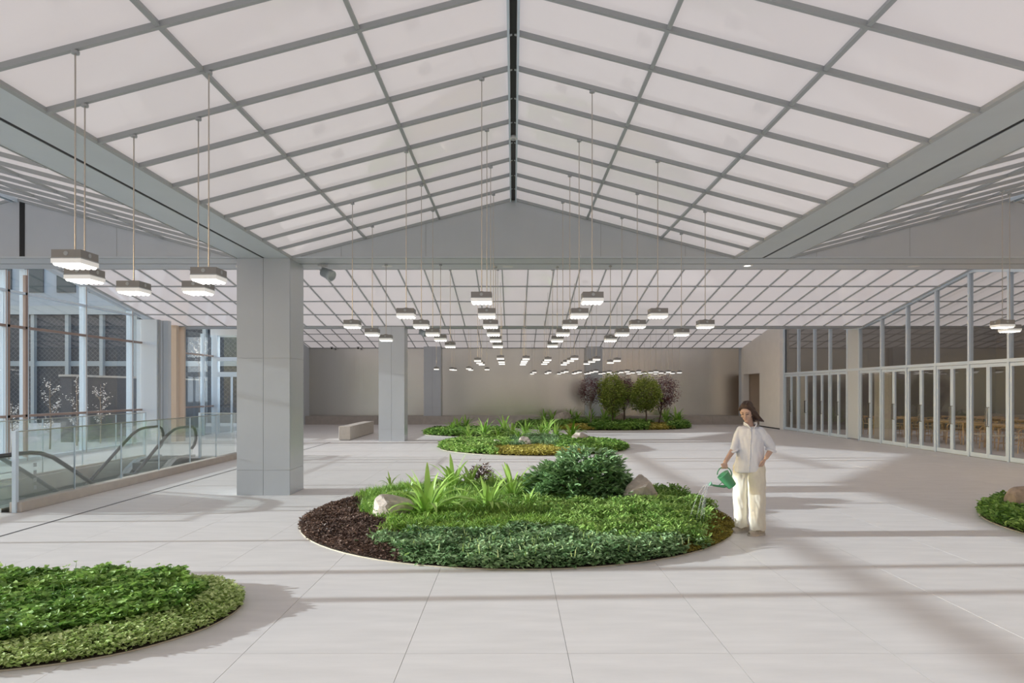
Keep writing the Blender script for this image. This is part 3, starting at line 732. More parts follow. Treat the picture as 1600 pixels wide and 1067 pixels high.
def spline(pts, n=8):
    out = []; m = len(pts)
    for i in range(m):
        p0, p1, p2, p3 = (np.array(pts[(i+q) % m]) for q in (-1, 0, 1, 2))
        for k in range(n):
            t = k/n; out.append(tuple(.5*((2*p1)+(-p0+p2)*t+(2*p0-5*p1+4*p2-p3)*t*t+(-p0+3*p1-3*p2+p3)*t**3)))
    return out
def bed(poly, label, dome=.06):
    cx = sum(p[0] for p in poly)/len(poly); cy = sum(p[1] for p in poly)/len(poly)
    e = empty('planting_bed', (cx, cy, 0), label=label, category='planter')
    mb = MB(); n = len(poly); v = []; f = []; R = [1, .97, .85, .6, .3]
    for i, r in enumerate(R):
        for p in poly: v.append(((p[0]-cx)*r, (p[1]-cy)*r, .012+dome*(1-r*r)))
    v.append((0, 0, .012+dome))
    for i in range(len(R)-1):
        for k in range(n): f.append((i*n+k, i*n+(k+1) % n, (i+1)*n+(k+1) % n, (i+1)*n+k))
    for k in range(n): f.append(((len(R)-1)*n+k, (len(R)-1)*n+(k+1) % n, len(v)-1))
    mb.add(v, f).obj('soil', M_soil, e, True)
    mb = MB(); v = []; f = []
    for r, z in ((1.0, .001), (1.0, .012), (1.0, .012), (1.0, .001)):
        o = 0.004 if (len(v) < 2*n) else -.002
        for p in poly:
            dx, dy = p[0]-cx, p[1]-cy; L = math.hypot(dx, dy); v.append((dx*(1+o/L), dy*(1+o/L), z))
    for i in range(4):
        for k in range(n): f.append((i*n+k, i*n+(k+1) % n, ((i+1) % 4)*n+(k+1) % n, ((i+1) % 4)*n+k))
    mb.add(v, f).obj('edging', M_edge, e)
    return e
def scatter(poly, dens, shrink=1.004):
    p = np.array(poly); c = p.mean(0); p = c+(p-c)*shrink
    lo = p.min(0); hi = p.max(0); N = int((hi-lo).prod()*dens); q = lo+RNG.random((N, 2))*(hi-lo)
    q = q[inside(q[:, 0], q[:, 1], p)]; r = np.abs(q-c).max(1)
    return q
def proj(q, h):
    jx = (vnoise(q[:, 0], q[:, 1], 2.5, 91)-.5)*.5+RNG.normal(0, .05, len(q)); jy = (vnoise(q[:, 0], q[:, 1], 2.5, 92)-.5)*.7+RNG.normal(0, .08, len(q))
    return VX+(q[:, 0]+jx)*FPX/(q[:, 1]+jy), VY+(EYE-h)*FPX/(q[:, 1]+jy)
def edge_in(q, poly, w):
    """0 at the rim of the bed, 1 from w inwards"""
    p = np.array(poly); d = np.full(len(q), 9.)
    for i in range(0, len(p)):
        a = p[i]; b = p[(i+1) % len(p)]; ab = b-a; t = np.clip(((q-a)@ab)/(ab@ab), 0, 1)
        d = np.minimum(d, np.hypot(*(q-(a+t[:, None]*ab)).T))
    return np.clip(d/w, 0, 1)
def cover(name, q, poly, h0, h1, style, m, L, Wd, label, category='plants', seed=1, pitch=(.1, .9), per=1, z0=.03, tintsc=1.2):
    if not len(q): return
    e = .6+.4*edge_in(q, poly, .2)
    hn = vnoise(q[:, 0], q[:, 1], 3.2, seed)*.55+vnoise(q[:, 0], q[:, 1], 9, seed+3)*.45
    H = (h0+(h1-h0)*hn)*e
    tn = np.clip(.25+.6*(vnoise(q[:, 0], q[:, 1], tintsc*3, seed+5)-.5)+.75*RNG.random(len(q))**1.3, 0, 1)
    ed = edge_in(q, poly, .12)
    P = np.column_stack([q, z0*.6+H*RNG.random(len(q))**(.5+.8*(1-ed))]) if style == 'leaf' else np.column_stack([q, np.full(len(q), z0)])
    az = RNG.random(len(q))*2*math.pi
    sz = .7+.6*RNG.random(len(q))
    if style == 'leaf': R = leaves(P, az, RNG.uniform(*pitch, len(q)), L*sz, Wd*sz, tint=tn)
    else: R = blades(P, az, RNG.uniform(.15, .8, len(q)), H*(.7+.6*RNG.random(len(q))), Wd*sz, tint=tn)
    return link(name, to_mesh(name, *R, m), None, label=label, category=category, kind='stuff')
def rock(x, y, sx, sy, sz, label, m, seed, parent=None):
    rg = np.random.default_rng(seed); bm = bmesh.new(); bmesh.ops.create_icosphere(bm, subdivisions=4, radius=1)
    cuts = [Vector(rg.normal(size=3)).normalized() for _ in range(14)]; lim = [rg.uniform(.62, .9) for _ in cuts]
    for v in bm.verts:
        for c, l in zip(cuts, lim):
            dd = v.co.dot(c)
            if dd > l: v.co -= c*(dd-l)
        v.co *= 1+.03*math.sin(v.co.x*9+seed)*math.sin(v.co.y*8)*math.cos(v.co.z*7)
        v.co = Vector((v.co.x*sx, v.co.y*sy, v.co.z*sz))
    me = bpy.data.meshes.new('boulder'); bm.to_mesh(me); bm.free(); me.materials.append(m)
    me.polygons.foreach_set('use_smooth', [False]*len(me.polygons))
    o = link('boulder', me, None, label=label, category='rock'); o.location = (x, y, sz*.45); o.rotation_euler = (0, 0, seed*1.3); return o
# strap leaf: an arching blade with a folded midrib and wavy rim
def strap(L, Wd, rise, bend, seed=0):
    n = 9; V = []; F = []; x = z = 0.0; a = rise
    for i in range(n+1):
        t = i/n; w = Wd*math.sin(math.pi*min(.98, .12+.86*t))**.75*(.55+.45*min(1, t*3))*.5
        wob = .12*math.sin(i*2.1+seed)
        V += [(x, -w, z+w*.45+wob*w), (x, 0, z), (x, w, z+w*.45-wob*w)]
        x += L/n*math.cos(a); z += L/n*math.sin(a); a -= bend/n*(.5+t)
    for i in range(n):
        b = i*3; F += [(b, b+1, b+4, b+3), (b+1, b+2, b+5, b+4)]
    return np.array(V), np.array(F)
STR = []
for k in range(6):
    V, F = strap(1, [.115, .12, .11, .125, .12, .115][k], [1.45, 1.25, 1.1, .9, .65, 1.35][k], [.55, 1.1, 1.6, 1.8, 1.6, .9][k], k)
    STR.append((V, F, to_mesh('leaf', V, F, .3+.5*RNG.random(len(V))*0+np.linspace(.2, .8, len(V)), L_fern, True)))
def fern(x, y, L, label, n=16, seed=0, parts=True, z=.06, group=None):
    rg = random.Random(seed); e = empty('fern', (x, y, z), label=label, category='fern', group=group)
    js = []
    for k in range(n):
        t = k/n; kind = rg.choice([0, 5, 1]) if t < .35 else rg.choice([1, 2, 3]) if t < .75 else rg.choice([3, 4])
        M = Matrix.Rotation(k*2.399+rg.uniform(-.3, .3), 4, 'Z') @ Matrix.Translation((.015, 0, 0)) @ Matrix.Scale(L*rg.uniform(.7, 1.08), 4)
        if parts: link('leaf', STR[kind][2], e, M)
        else: js.append((np.array([M @ Vector(v) for v in STR[kind][0]]), STR[kind][1], np.full(len(STR[kind][0]), rg.random())))
    if not parts: link('leaf_rosette', to_mesh('leaf_rosette', *cat(js), L_fern, True), e)
    return e
# ------------------------------------------------------------------ round main bed
B2 = ellipse(.05, 9.8, 2.97, 2.97)
bed(B2, 'large round planting bed in the middle of the hall', .08)
q = scatter(B2, 4600); qx, qy = proj(q, .10)
z_brown = (qx < 540) & (qy > 765) | inside(qx, qy, [(470, 814), (495, 780), (540, 765), (578, 785), (596, 812), (606, 838), (590, 885), (500, 872)])
z_grass = ~z_brown & inside(qx, qy, [(530, 775), (560, 740), (700, 720), (830, 720), (830, 745), (820, 778), (740, 792), (640, 800), (600, 812), (578, 785)])
z_moss = inside(qx, qy, [(1098, 795), (1135, 775), (1190, 790), (1190, 880), (1105, 868), (1078, 842), (1104, 818)])
z_ivy = ~z_brown & ~z_moss & inside(qx, qy, [(585, 890), (606, 836), (700, 840), (860, 826), (960, 836), (1090, 836), (1125, 858), (1060, 885), (820, 910), (585, 905)])
z_fine = ~z_brown & ~z_grass & ~z_ivy & inside(qx, qy, [(596, 812), (640, 800), (740, 790), (850, 788), (862, 828), (700, 842), (606, 838)])
z_mid = ~(z_brown | z_grass | z_moss | z_ivy | z_fine)
cover('bronze_ground_cover', q[z_brown], B2, .04, .10, 'leaf', L_brown, .034, .024, 'dark bronze ground cover on the left side of the main round bed', seed=2)
cover('grassy_ground_cover', q[z_grass], B2, .09, .26, 'blade', L_grass, .2, .012, 'bright grassy plants along the back left of the main round bed', seed=3)
cover('fine_ground_cover', q[z_fine], B2, .07, .19, 'leaf', L_grass, .075, .013, 'fine-leaved green plants in front of the ferns of the main bed', seed=4, pitch=(.3, 1.3))
cover('ivy_ground_cover', q[z_ivy], B2, .08, .20, 'leaf', L_ivy, .052, .034, 'dense ivy-like ground cover along the front of the main round bed', seed=5, pitch=(-.1, .9))
cover('leafy_ground_cover', q[z_mid], B2, .09, .27, 'leaf', L_light, .060, .024, 'light green leafy plants on the right half of the main round bed', seed=6, pitch=(.0, 1.1))
qm = scatter(B2, 9000); mx_, my_ = proj(qm, .04); zm = inside(mx_, my_, [(1092, 796), (1140, 770), (1195, 790), (1195, 880), (1104, 872), (1072, 845), (1100, 818)])
cover('moss_ground_cover', qm[zm], B2, .02, .05, 'leaf', L_moss, .018, .013, 'mustard coloured moss at the right rim of the main round bed', seed=7)
q2 = scatter(B2, 45); sx_, sy_ = proj(q2, .1); zz = inside(sx_, sy_, [(640, 870), (700, 840), (1000, 836), (1120, 850), (1050, 890), (820, 905)])
st_ = blades(np.column_stack([q2[zz], np.full(zz.sum(), .12)]), RNG.random(zz.sum())*6.28, .3, .07+.05*RNG.random(zz.sum()), .012)
link('upright_shoots', to_mesh('upright_shoots', *st_, L_lime), None, label='pale upright shoots above the ivy of the main round bed', category='plants', kind='stuff')
for k, (px_, py_, L, n, lb) in enumerate([
    (668, 818, .80, 28, 'largest strap-leaved fern beside the left boulder of the main bed'), (762, 809, .62, 24, 'strap-leaved fern in front of the others, middle of the main bed'),
    (800, 790, .64, 24, 'strap-leaved fern just left of the dark bush'), (708, 775, .66, 24, 'strap-leaved fern behind the largest one at the back of the main bed'),
    (735, 770, .52, 18, 'low fern at the back middle of the main bed'), (640, 778, .30, 11, 'small broad fern behind the left boulder'), (770, 768, .36, 12, 'small fern at the rear of the main bed near the bush'),
    (690, 790, .36, 14, 'low fern between the largest fern and the front middle one'), (725, 792, .34, 14, 'low broad fern left of the front middle fern'), (825, 800, .36, 13, 'low fern at the foot of the dark bush'), (610, 765, .28, 11, 'small fern at the back left of the main bed')]):
    x, y = spot(px_, py_); fern(x, y, L, lb, n, k, group='ferns of the main bed')
x, y = spot(615, 814); rock(x, y, .36, .28, .29, 'pale angular boulder on the left of the main round bed', M_rock, 3)
x, y = spot(1000, 793); rock(x, y, .34, .28, .36, 'rounded tan boulder right of the dark bush', M_rock, 8)
def shrub(x, y, rx, ry, rz, n, m, L, Wd, label, name='shrub', seed=1, z=.05):
    e = empty(name, (x, y, z), label=label, category='shrub')
    rg = np.random.default_rng(seed)
    ns = 26; tops = []
    for k in range(ns):
        a = rg.random()*6.28; r = math.sqrt(rg.random()); tp = Vector((math.cos(a)*r*rx*.8, math.sin(a)*r*ry*.8, rz*(.95-.4*r*r)*rg.uniform(.75, 1)))
        tops.append(tp)
        MB().tube([(tp.x*.15, tp.y*.15, 0), (tp.x*.5, tp.y*.5, tp.z*.55), tuple(tp)], [.010, .008, .004], 5).obj('stem', M_bark, e)
    d = rg.normal(size=(n, 3)); d /= np.linalg.norm(d, axis=1)[:, None]; d[:, 2] = np.abs(d[:, 2])
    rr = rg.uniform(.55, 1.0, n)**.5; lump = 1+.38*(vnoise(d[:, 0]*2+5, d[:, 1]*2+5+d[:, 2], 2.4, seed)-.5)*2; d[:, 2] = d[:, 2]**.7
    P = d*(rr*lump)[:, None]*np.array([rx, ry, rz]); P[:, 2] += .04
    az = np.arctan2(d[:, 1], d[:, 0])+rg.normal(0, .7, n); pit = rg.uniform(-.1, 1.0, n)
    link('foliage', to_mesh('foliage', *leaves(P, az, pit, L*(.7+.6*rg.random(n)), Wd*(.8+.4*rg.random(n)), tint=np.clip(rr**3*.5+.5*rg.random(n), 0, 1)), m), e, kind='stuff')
    return e
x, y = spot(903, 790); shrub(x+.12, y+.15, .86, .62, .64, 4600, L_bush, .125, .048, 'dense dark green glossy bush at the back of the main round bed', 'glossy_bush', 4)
x, y = spot(752, 762); shrub(x, y, .22, .2, .30, 300, L_brown, .08, .025, 'little dark-leaved shrub behind the ferns of the main bed', 'dark_shrub', 5)
x, y = spot(1045, 785); shrub(x, y, .3, .2, .17, 350, L_deep, .06, .03, 'low green shrub behind the tan boulder', 'low_shrub', 6)
# ------------------------------------------------------------------ front left bed
B1 = spline([(-2.3, 5.8), (-2.26, 5.4), (-2.38, 5.02), (-2.72, 4.62), (-3.3, 4.36), (-4.2, 4.15), (-5.5, 4.3), (-6.4, 5.0), (-6.3, 5.85), (-5.4, 6.3), (-4.2, 6.42), (-3.2, 6.40), (-2.6, 6.2)])
bed(B1, 'planting bed of ivy at the front left, cut by the picture edge', .05)
q = scatter(B1, 9000); e_ = edge_in(q, B1, .55)
frontness = np.clip((5.6-q[:, 1])/.8, 0, 1)*.55+np.clip((q[:, 0]+3.6)/1.2, 0, 1)*.6
rim = (e_+.35*(vnoise(q[:, 0], q[:, 1], 4, 11)-.5)) < np.clip(frontness, 0, 1)*.95
keep = q[:, 0] > -5.6
cover('variegated_ground_cover', q[rim & keep], B1, .06, .13, 'leaf', L_lime, .034, .022, 'pale variegated ground cover along the rim of the front left bed', seed=12)
cover('ivy_ground_cover', q[~rim & keep], B1, .08, .19, 'leaf', L_deep, .050, .040, 'deep green ivy filling the front left bed', seed=13, pitch=(-.1, .9))
nn = 40; a = np.column_stack([RNG.uniform(-5.2, -2.9, nn), RNG.uniform(5.5, 6.3, nn)])
V1 = blades(np.column_stack([a, np.full(nn, .08)]), RNG.random(nn)*6.28, .25, .17, .006)
tip = np.column_stack([a, np.full(nn, .22)]); V2 = leaves(tip, RNG.random(nn)*6.28, np.full(nn, .2), .05, .04)
link('upright_shoots', to_mesh('upright_shoots', *cat([V1, V2]), L_light), None, label='thin upright ivy shoots above the front left bed', category='plants', kind='stuff')
# ------------------------------------------------------------------ right edge bed
B5 = ellipse(9.15, 8.55, 2.75, 2.75)
bed(B5, 'planting bed at the right picture edge', .06)
q = scatter(B5, 2600); q = q[q[:, 0] < 8.6]
sx_, sy_ = proj(q, .1); lt = (vnoise(q[:, 0], q[:, 1], 2.2, 21) > .55) & (sy_ > 800)
cover('leafy_ground_cover', q[~lt], B5, .08, .22, 'leaf', L_deep, .060, .034, 'deep green ground cover in the bed at the right picture edge', seed=22)
cover('leafy_ground_cover', q[lt], B5, .08, .24, 'leaf', L_light, .075, .03, 'paler leafy plants in the bed at the right picture edge', seed=23)
x, y = spot(1600, 803); rock(x, y, .33, .26, .28, 'grey boulder cut off by the right picture edge', M_rock2, 5)
# ------------------------------------------------------------------ second round bed
B3 = ellipse(.63, 21.6, 2.95, 2.95)
bed(B3, 'second round planting bed behind the main one', .10)
q = scatter(B3, 1500); sx_, sy_ = proj(q, .1)
zy = inside(sx_, sy_, [(765, 698), (860, 696), (905, 703), (895, 720), (770, 716)])
zl = ~zy & (sx_ < 800); zr = ~zy & (sx_ >= 870); zc = ~(zy | zl | zr)
cover('golden_ground_cover', q[zy], B3, .07, .14, 'leaf', L_gold, .07, .05, 'golden yellow ground cover at the front of the second round bed', seed=31)
cover('leafy_ground_cover', q[zl], B3, .10, .24, 'leaf', L_light, .09, .055, 'light green leafy plants on the left of the second round bed', seed=32)
cover('leafy_ground_cover', q[zr], B3, .10, .22, 'leaf', L_deep, .09, .055, 'deep green plants on the right of the second round bed', seed=33)
cover('fine_ground_cover', q[zc], B3, .10, .26, 'leaf', L_ivy, .10, .02, 'fine grey-green plants in the middle of the second round bed', seed=34, pitch=(.3, 1.2))
for k, (px_, py_, L) in enumerate([(733, 689, .62), (757, 686, .66), (778, 691, .55), (800, 687, .70), (822, 684, .66), (845, 686, .62), (868, 689, .62), (893, 690, .70), (812, 693, .5), (855, 680, .7), (788, 679, .7)]):
    x, y = spot(px_, py_); fern(x, y, L*1.15, ['first', 'second', 'third', 'fourth', 'fifth', 'sixth', 'seventh', 'eighth'][k]+' strap-leaved fern from the left in the second round bed' if k < 8 else ['small fern in the front middle', 'rear right fern', 'rear left fern'][k-8]+' of the second round bed', 18, 40+k, False, .04, 'ferns of the second bed')
for k, (px_, py_, s, lb) in enumerate([(774, 701, .26, 'small pale boulder at the left front of the second round bed'), (818, 700, .34, 'pale boulder at the front middle of the second round bed'), (906, 693, .36, 'pale boulder at the right of the second round bed')]):
    x, y = spot(px_, py_); rock(x, y, s, s*.8, s*.75, lb, M_rock, 20+k)
# ------------------------------------------------------------------ third bed
B4 = ellipse(-1.95, 28.2, 1.75, 1.75)
bed(B4, 'small round planting bed left of the rear bed', .08)
q = scatter(B4, 1000)
cover('leafy_ground_cover', q, B4, .12, .28, 'leaf', L_deep, .11, .06, 'deep green ground cover of the small round rear bed', seed=41)
for k, (px_, py_, L) in enumerate([(706, 677, .62), (716, 674, .75), (728, 673, .7)]):
    x, y = spot(px_, py_); fern(x, y, L, ['left', 'tallest', 'right'][k]+' fern of the small round rear bed', 18, 60+k, False, .04, 'ferns of the small rear bed')
for k, (px_, py_, s) in enumerate([(712, 680, .28), (745, 671, .42)]):
    x, y = spot(px_, py_); rock(x, y, s, s*.8, s*.7, ['small boulder at the front of', 'flat pale boulder at the back of'][k]+' the small round rear bed', M_rock, 30+k)
# ------------------------------------------------------------------ rear bed with trees
B6 = ellipse(4.3, 33.0, 4.2, 2.55)
bed(B6, 'wide oval planting bed with trees before the steel wall', .12)
q = scatter(B6, 900); sx_, sy_ = proj(q, .1)
gy = inside(sx_, sy_, [(1010, 662), (1048, 661), (1055, 676), (1008, 676)]) | inside(sx_, sy_, [(880, 664), (930, 663), (925, 670), (880, 671)])
gl = ~gy & (vnoise(q[:, 0], q[:, 1], .9, 51) > .55)
cover('golden_ground_cover', q[gy], B6, .08, .16, 'leaf', L_gold, .10, .07, 'golden ground cover patches at the front of the rear bed', seed=52)
cover('leafy_ground_cover', q[gl], B6, .14, .34, 'leaf', L_light, .13, .06, 'light green plants in the rear bed', seed=53)
cover('leafy_ground_cover', q[~gy & ~gl], B6, .14, .34, 'leaf', L_deep, .13, .07, 'deep green plants in the rear bed', seed=54)
for k, (px_, py_, L) in enumerate([(850, 664, .75), (862, 662, .85), (885, 660.5, .85), (900, 663, .7), (915, 661, .8), (935, 660.5, .9), (950, 661, .8), (1040, 664, .85), (1052, 663, .9), (1062, 664.5, .6)]):
    x, y = spot(px_, py_); fern(x, min(y, 35.2), L, f'{["first","second","third","fourth","fifth","sixth","seventh","eighth","ninth","tenth"][k]} fern from the left in the rear bed', 20, 80+k, False, .1, 'ferns of the rear bed')
for k, (px_, py_, s) in enumerate([(876, 662, .6), (963, 662, .5)]):
    x, y = spot(px_, py_); rock(x, min(y, 35), s, s*.7, s*.85, ['tan boulder at the left back of the rear bed', 'dark brown boulder under the trees of the rear bed'][k], [M_rock, M_rock2][k], 44+k)
def tree(x, y, h, rx, rz, zc, m, bark, n, L, label, name, seed, trunk=.045, lean=0, hollow=.35, ry=None):
    e = empty(name, (x, y, .05), label=label, category='tree'); rg = np.random.default_rng(seed); ry = ry or rx
    MB().tube([(0, 0, 0), (lean*.3+.03, .02, zc*.35), (lean*.6-.02, 0, zc*.7), (lean, 0, zc+rz*.3)], [trunk, trunk*.8, trunk*.6, trunk*.25], 8).obj('trunk', bark, e, True)
    P = []; tips = []
    for k in range(16):
        a = k*2.399; z0 = zc*rg.uniform(.35, .85); d = Vector((math.cos(a)*rx*rg.uniform(.45, .85), math.sin(a)*ry*rg.uniform(.45, .85), 0)); z1 = zc+rz*rg.uniform(-.7, .75)
        b0 = Vector((lean*z0/zc*.6, 0, z0)); tp = Vector((lean+d.x, d.y, max(z1, z0+.1))); md = b0.lerp(tp, .5)+Vector((d.x*.05, 0, .06))
        MB().tube([b0, md, tp], [trunk*.38, trunk*.22, trunk*.08], 5).obj('branch', bark, e); tips.append(tp)
    d = rg.normal(size=(n, 3)); d /= np.linalg.norm(d, axis=1)[:, None]
    rr = (hollow+(1-hollow)*rg.random(n))**.5; lump = 1+.30*(vnoise(d[:, 0]*1.6+7, d[:, 1]*1.6+d[:, 2]*1.9+7, 1.7, seed)-.5)*2
    P = d*(rr*lump)[:, None]*np.array([rx, ry, rz])+np.array([lean, 0, zc])
    az = rg.random(n)*6.28; pit = rg.uniform(-.6, .7, n)
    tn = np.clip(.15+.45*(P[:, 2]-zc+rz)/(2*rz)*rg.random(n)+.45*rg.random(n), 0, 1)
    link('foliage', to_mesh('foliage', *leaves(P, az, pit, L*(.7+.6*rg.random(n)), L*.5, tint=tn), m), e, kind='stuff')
    return e
TY = 33.6; tx = lambda p: (p-VX)*TY/FPX
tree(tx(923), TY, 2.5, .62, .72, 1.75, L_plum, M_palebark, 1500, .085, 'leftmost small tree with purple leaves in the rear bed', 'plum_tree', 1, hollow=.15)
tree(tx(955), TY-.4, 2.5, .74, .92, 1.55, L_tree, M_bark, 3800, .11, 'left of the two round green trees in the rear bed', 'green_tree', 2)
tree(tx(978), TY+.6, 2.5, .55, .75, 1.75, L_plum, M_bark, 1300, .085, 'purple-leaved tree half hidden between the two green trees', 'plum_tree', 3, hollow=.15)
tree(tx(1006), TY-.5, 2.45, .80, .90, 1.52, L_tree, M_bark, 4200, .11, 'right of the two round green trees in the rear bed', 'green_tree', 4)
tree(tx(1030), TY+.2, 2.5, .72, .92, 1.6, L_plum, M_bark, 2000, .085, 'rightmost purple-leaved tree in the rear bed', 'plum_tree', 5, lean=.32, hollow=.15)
# ------------------------------------------------------------------ outside, beyond the left glazing
MB().box(-80, XL-.35, -20, 70, -.5, -.12).obj('ground_outside', M_asphalt, kind='structure')
M_fac = mat('dark_facade', (.10, .10, .115), .5)
t = M_fac.node_tree; p = t.nodes['Principled BSDF']
tc = t.nodes.new('ShaderNodeTexCoord'); mp = t.nodes.new('ShaderNodeMapping'); mp.inputs['Rotation'].default_value = (0, math.radians(45), 0)
ck = t.nodes.new('ShaderNodeTexBrick'); ck.offset = 0; ck.inputs['Color1'].default_value = (.05, .05, .06, 1); ck.inputs['Color2'].default_value = (.06, .06, .068, 1); ck.inputs['Mortar'].default_value = (.15, .14, .15, 1)
ck.inputs['Scale'].default_value = 5; ck.inputs['Mortar Size'].default_value = .06; ck.inputs['Brick Width'].default_value = 1; ck.inputs['Row Height'].default_value = 1
sx3 = t.nodes.new('ShaderNodeSeparateXYZ'); cx3 = t.nodes.new('ShaderNodeCombineXYZ')
t.links.new(tc.outputs['Object'], mp.inputs[0]); t.links.new(mp.outputs[0], sx3.inputs[0]); t.links.new(sx3.outputs[0], cx3.inputs[0]); t.links.new(sx3.outputs[2], cx3.inputs[1])
t.links.new(cx3.outputs[0], ck.inputs['Vector']); t.links.new(ck.outputs[0], p.inputs['Base Color'])
M_conc = mat('pale_concrete', (.42, .45, .50), .7, noise=.06, nscale=1)
M_dwin = mat('dark_window', (.03, .035, .045), .12)
bd = empty('office_building', (-30, 40, 0), label='dark meshed building with pale upper floors outside the left glazing', category='building')
MB().box(-30, 16.5, 0, 14, -.2, 6.2).obj('lower_facade', M_fac, bd)
for k in range(16): MB().box(-16+2.0*k-.10, -16+2.0*k+.10, -.25, 0, -.2, 6.2).obj('facade_fin', M_bar, bd)
MB().box(-30, 16.5, -.35, 0, 6.2, 6.7).obj('ledge', M_bar, bd)
MB().box(-30, 16.5, .6, 14, 6.7, 20).obj('upper_wall', M_conc, bd)
for r_ in range(4):
    for k in range(18): MB().box(-18+1.9*k, -18+1.9*k+1.1, .52, .62, 7.6+2.6*r_, 9.2+2.6*r_).obj('window', M_dwin, bd)
MB().box(-30, 16.5, -.1, 0, 3.2, 3.5).obj('string_course', M_bar, bd)
# dark wall added outside to keep sun off the rear left floor
e = empty('shade_wall', (-16.5, 25.2, 0), label='added wall shading the rear floor, outside the far glass entrance', category='wall')
MB().box(-.2, .2, 0, 11, -.12, 2.3).obj('wall_body', mat('dark_concrete', (.09, .09, .10), .8), e); MB().box(-.25, .25, -.05, 11.05, 2.3, 2.38).obj('wall_coping', M_plinth, e)
def blossom(x, y, h, spread, z0, label, seed, n=170):
    e = empty('blossom_tree', (x, y, -.12), label=label, category='tree'); rg = np.random.default_rng(seed)
    MB().tube([(0, 0, 0), (.03, 0, h*.4), (-.02, .02, h*.75), (.02, 0, h)], [.03, .022, .014, .005], 6).obj('trunk', M_bark, e)
    P = []
    for k in range(14):
        a = k*2.4; zb = z0+(h-z0)*rg.uniform(0, .8); tp = Vector((math.cos(a)*spread*rg.uniform(.4, 1), math.sin(a)*spread*rg.uniform(.4, 1), min(h, zb+rg.uniform(.2, .55))))
        MB().tube([(0, 0, zb), (tp.x*.5, tp.y*.5, zb+.12), tuple(tp)], [.009, .006, .003], 5).obj('twig', M_bark, e)
        for t_ in np.linspace(.3, 1, n//14): P.append((tp.x*t_+rg.normal(0, .03), tp.y*t_+rg.normal(0, .03), zb+(tp.z-zb)*t_+rg.normal(0, .04)))
    P = np.array(P); m = len(P)
    link('blossoms', to_mesh('blossoms', *leaves(P, rg.random(m)*6.28, rg.uniform(-.3, 1, m), np.full(m, .05), np.full(m, .045)), L_petal), e, kind='stuff')
for k, (px_, d, h) in enumerate([(78, 22.2, 2.3), (120, 23.6, 2.35), (157, 24.8, 2.15), (18, 20.3, 1.6)]):
    blossom((px_-VX)*d/FPX, d, h, .42, .5, ['small bare tree with white blossoms outside the first wide left window', 'fuller white-blossomed tree in the middle outside the left glazing', 'white-blossomed tree rightmost outside the left glazing', 'low blossoming shrub outside at the far left edge'][k], 70+k)
blossom((311-VX)*32.5/FPX, 32.5, 4.5, .6, 3.0, 'tall blossoming tree outside beside the far entrance', 77, 220)
# ------------------------------------------------------------------ person watering
from mathutils.bvhtree import BVHTree
M_skin = mat('skin', (.60, .40, .31), .5, noise=.04, nscale=30)
M_hair = mat('hair', (.05, .024, .015), .55, noise=.3, nscale=60, stretch=(6, 6, .6))
M_shirt = mat('shirt_cotton', (.74, .76, .83), .85, noise=.02, nscale=30)
M_trous = mat('cream_cotton', (.74, .70, .60), .85, noise=.02, nscale=30)
M_shoe = mat('suede', (.50, .45, .37), .85, noise=.1, nscale=60)
M_sole = mat('shoe_sole', (.52, .48, .42), .7)
M_lip = mat('lip', (.50, .27, .24), .5); M_lash = mat('lash', (.03, .02, .018), .6)
M_can = mat('green_enamel', (.09, .33, .16), .3, noise=.05, nscale=10)
M_canl = mat('pale_green_plastic', (.32, .62, .46), .35)
M_water = glass_mat('water', (.97, .99, 1), 1.33, body=(.9, .95, 1), body_fac=.25)
def wrinkle(P, seed, f=1.0):
    P = P*np.array([1, 1, .45])
    o = np.zeros(len(P)); r = np.random.default_rng(seed)
    for k in range(7):
        d = r.normal(size=3); d /= np.linalg.norm(d); w = (14+9*k)*f; q = P@d+.03*np.sin(P@r.normal(size=3)*12+k)
        o += np.sin(q*w+r.random()*6)/(1+k*.55)
    return o/3
def remesh(mb, name, m, voxel, smooth=6, amp=0, seed=1, f=1.0, zlo=None):
    me = mb.mesh(name); o = bpy.data.objects.new(name, me); COL.objects.link(o)
    md = o.modifiers.new('r', 'REMESH'); md.mode = 'VOXEL'; md.voxel_size = voxel
    sm = o.modifiers.new('s', 'SMOOTH'); sm.factor = .5; sm.iterations = smooth
    dg = bpy.context.evaluated_depsgraph_get(); nm = bpy.data.meshes.new_from_object(o.evaluated_get(dg))
    bpy.data.objects.remove(o); bpy.data.meshes.remove(me); nm.name = name
    if amp:
        n = len(nm.vertices); P = np.empty(n*3); nm.vertices.foreach_get('co', P); P = P.reshape(-1, 3)
        N = np.empty(n*3); nm.vertices.foreach_get('normal', N); N = N.reshape(-1, 3)
        P = P+N*(amp*wrinkle(P, seed, f))[:, None]; nm.vertices.foreach_set('co', P.astype(np.float32).ravel()); nm.update()
    nm.materials.clear(); nm.materials.append(m); nm.polygons.foreach_set('use_smooth', [True]*len(nm.polygons)); return nm
PER = empty('person', (2.94, 8.48, 0), label='person in loose white shirt and cream trousers pouring from a green can', category='person')
hf = Vector((-.50, -.74, -.45)).normalized(); hr = hf.cross(Vector((0, 0, 1))).normalized(); hu = hr.cross(hf); HC = Vector((-.035, .015, 1.532))
HM = Matrix(((hr.x, hf.x, hu.x), (hr.y, hf.y, hu.y), (hr.z, hf.z, hu.z)))
def hp(x, y, z): return HC+HM @ Vector((x, y, z))
S_R, E_R, W_R = (-.105, .07, 1.285), (-.20, .02, 1.06), (-.335, -.10, .925)
S_L, E_L, W_L = (.125, -.035, 1.285), (.265, -.01, 1.075), (.155, -.125, .975)
b = MB()
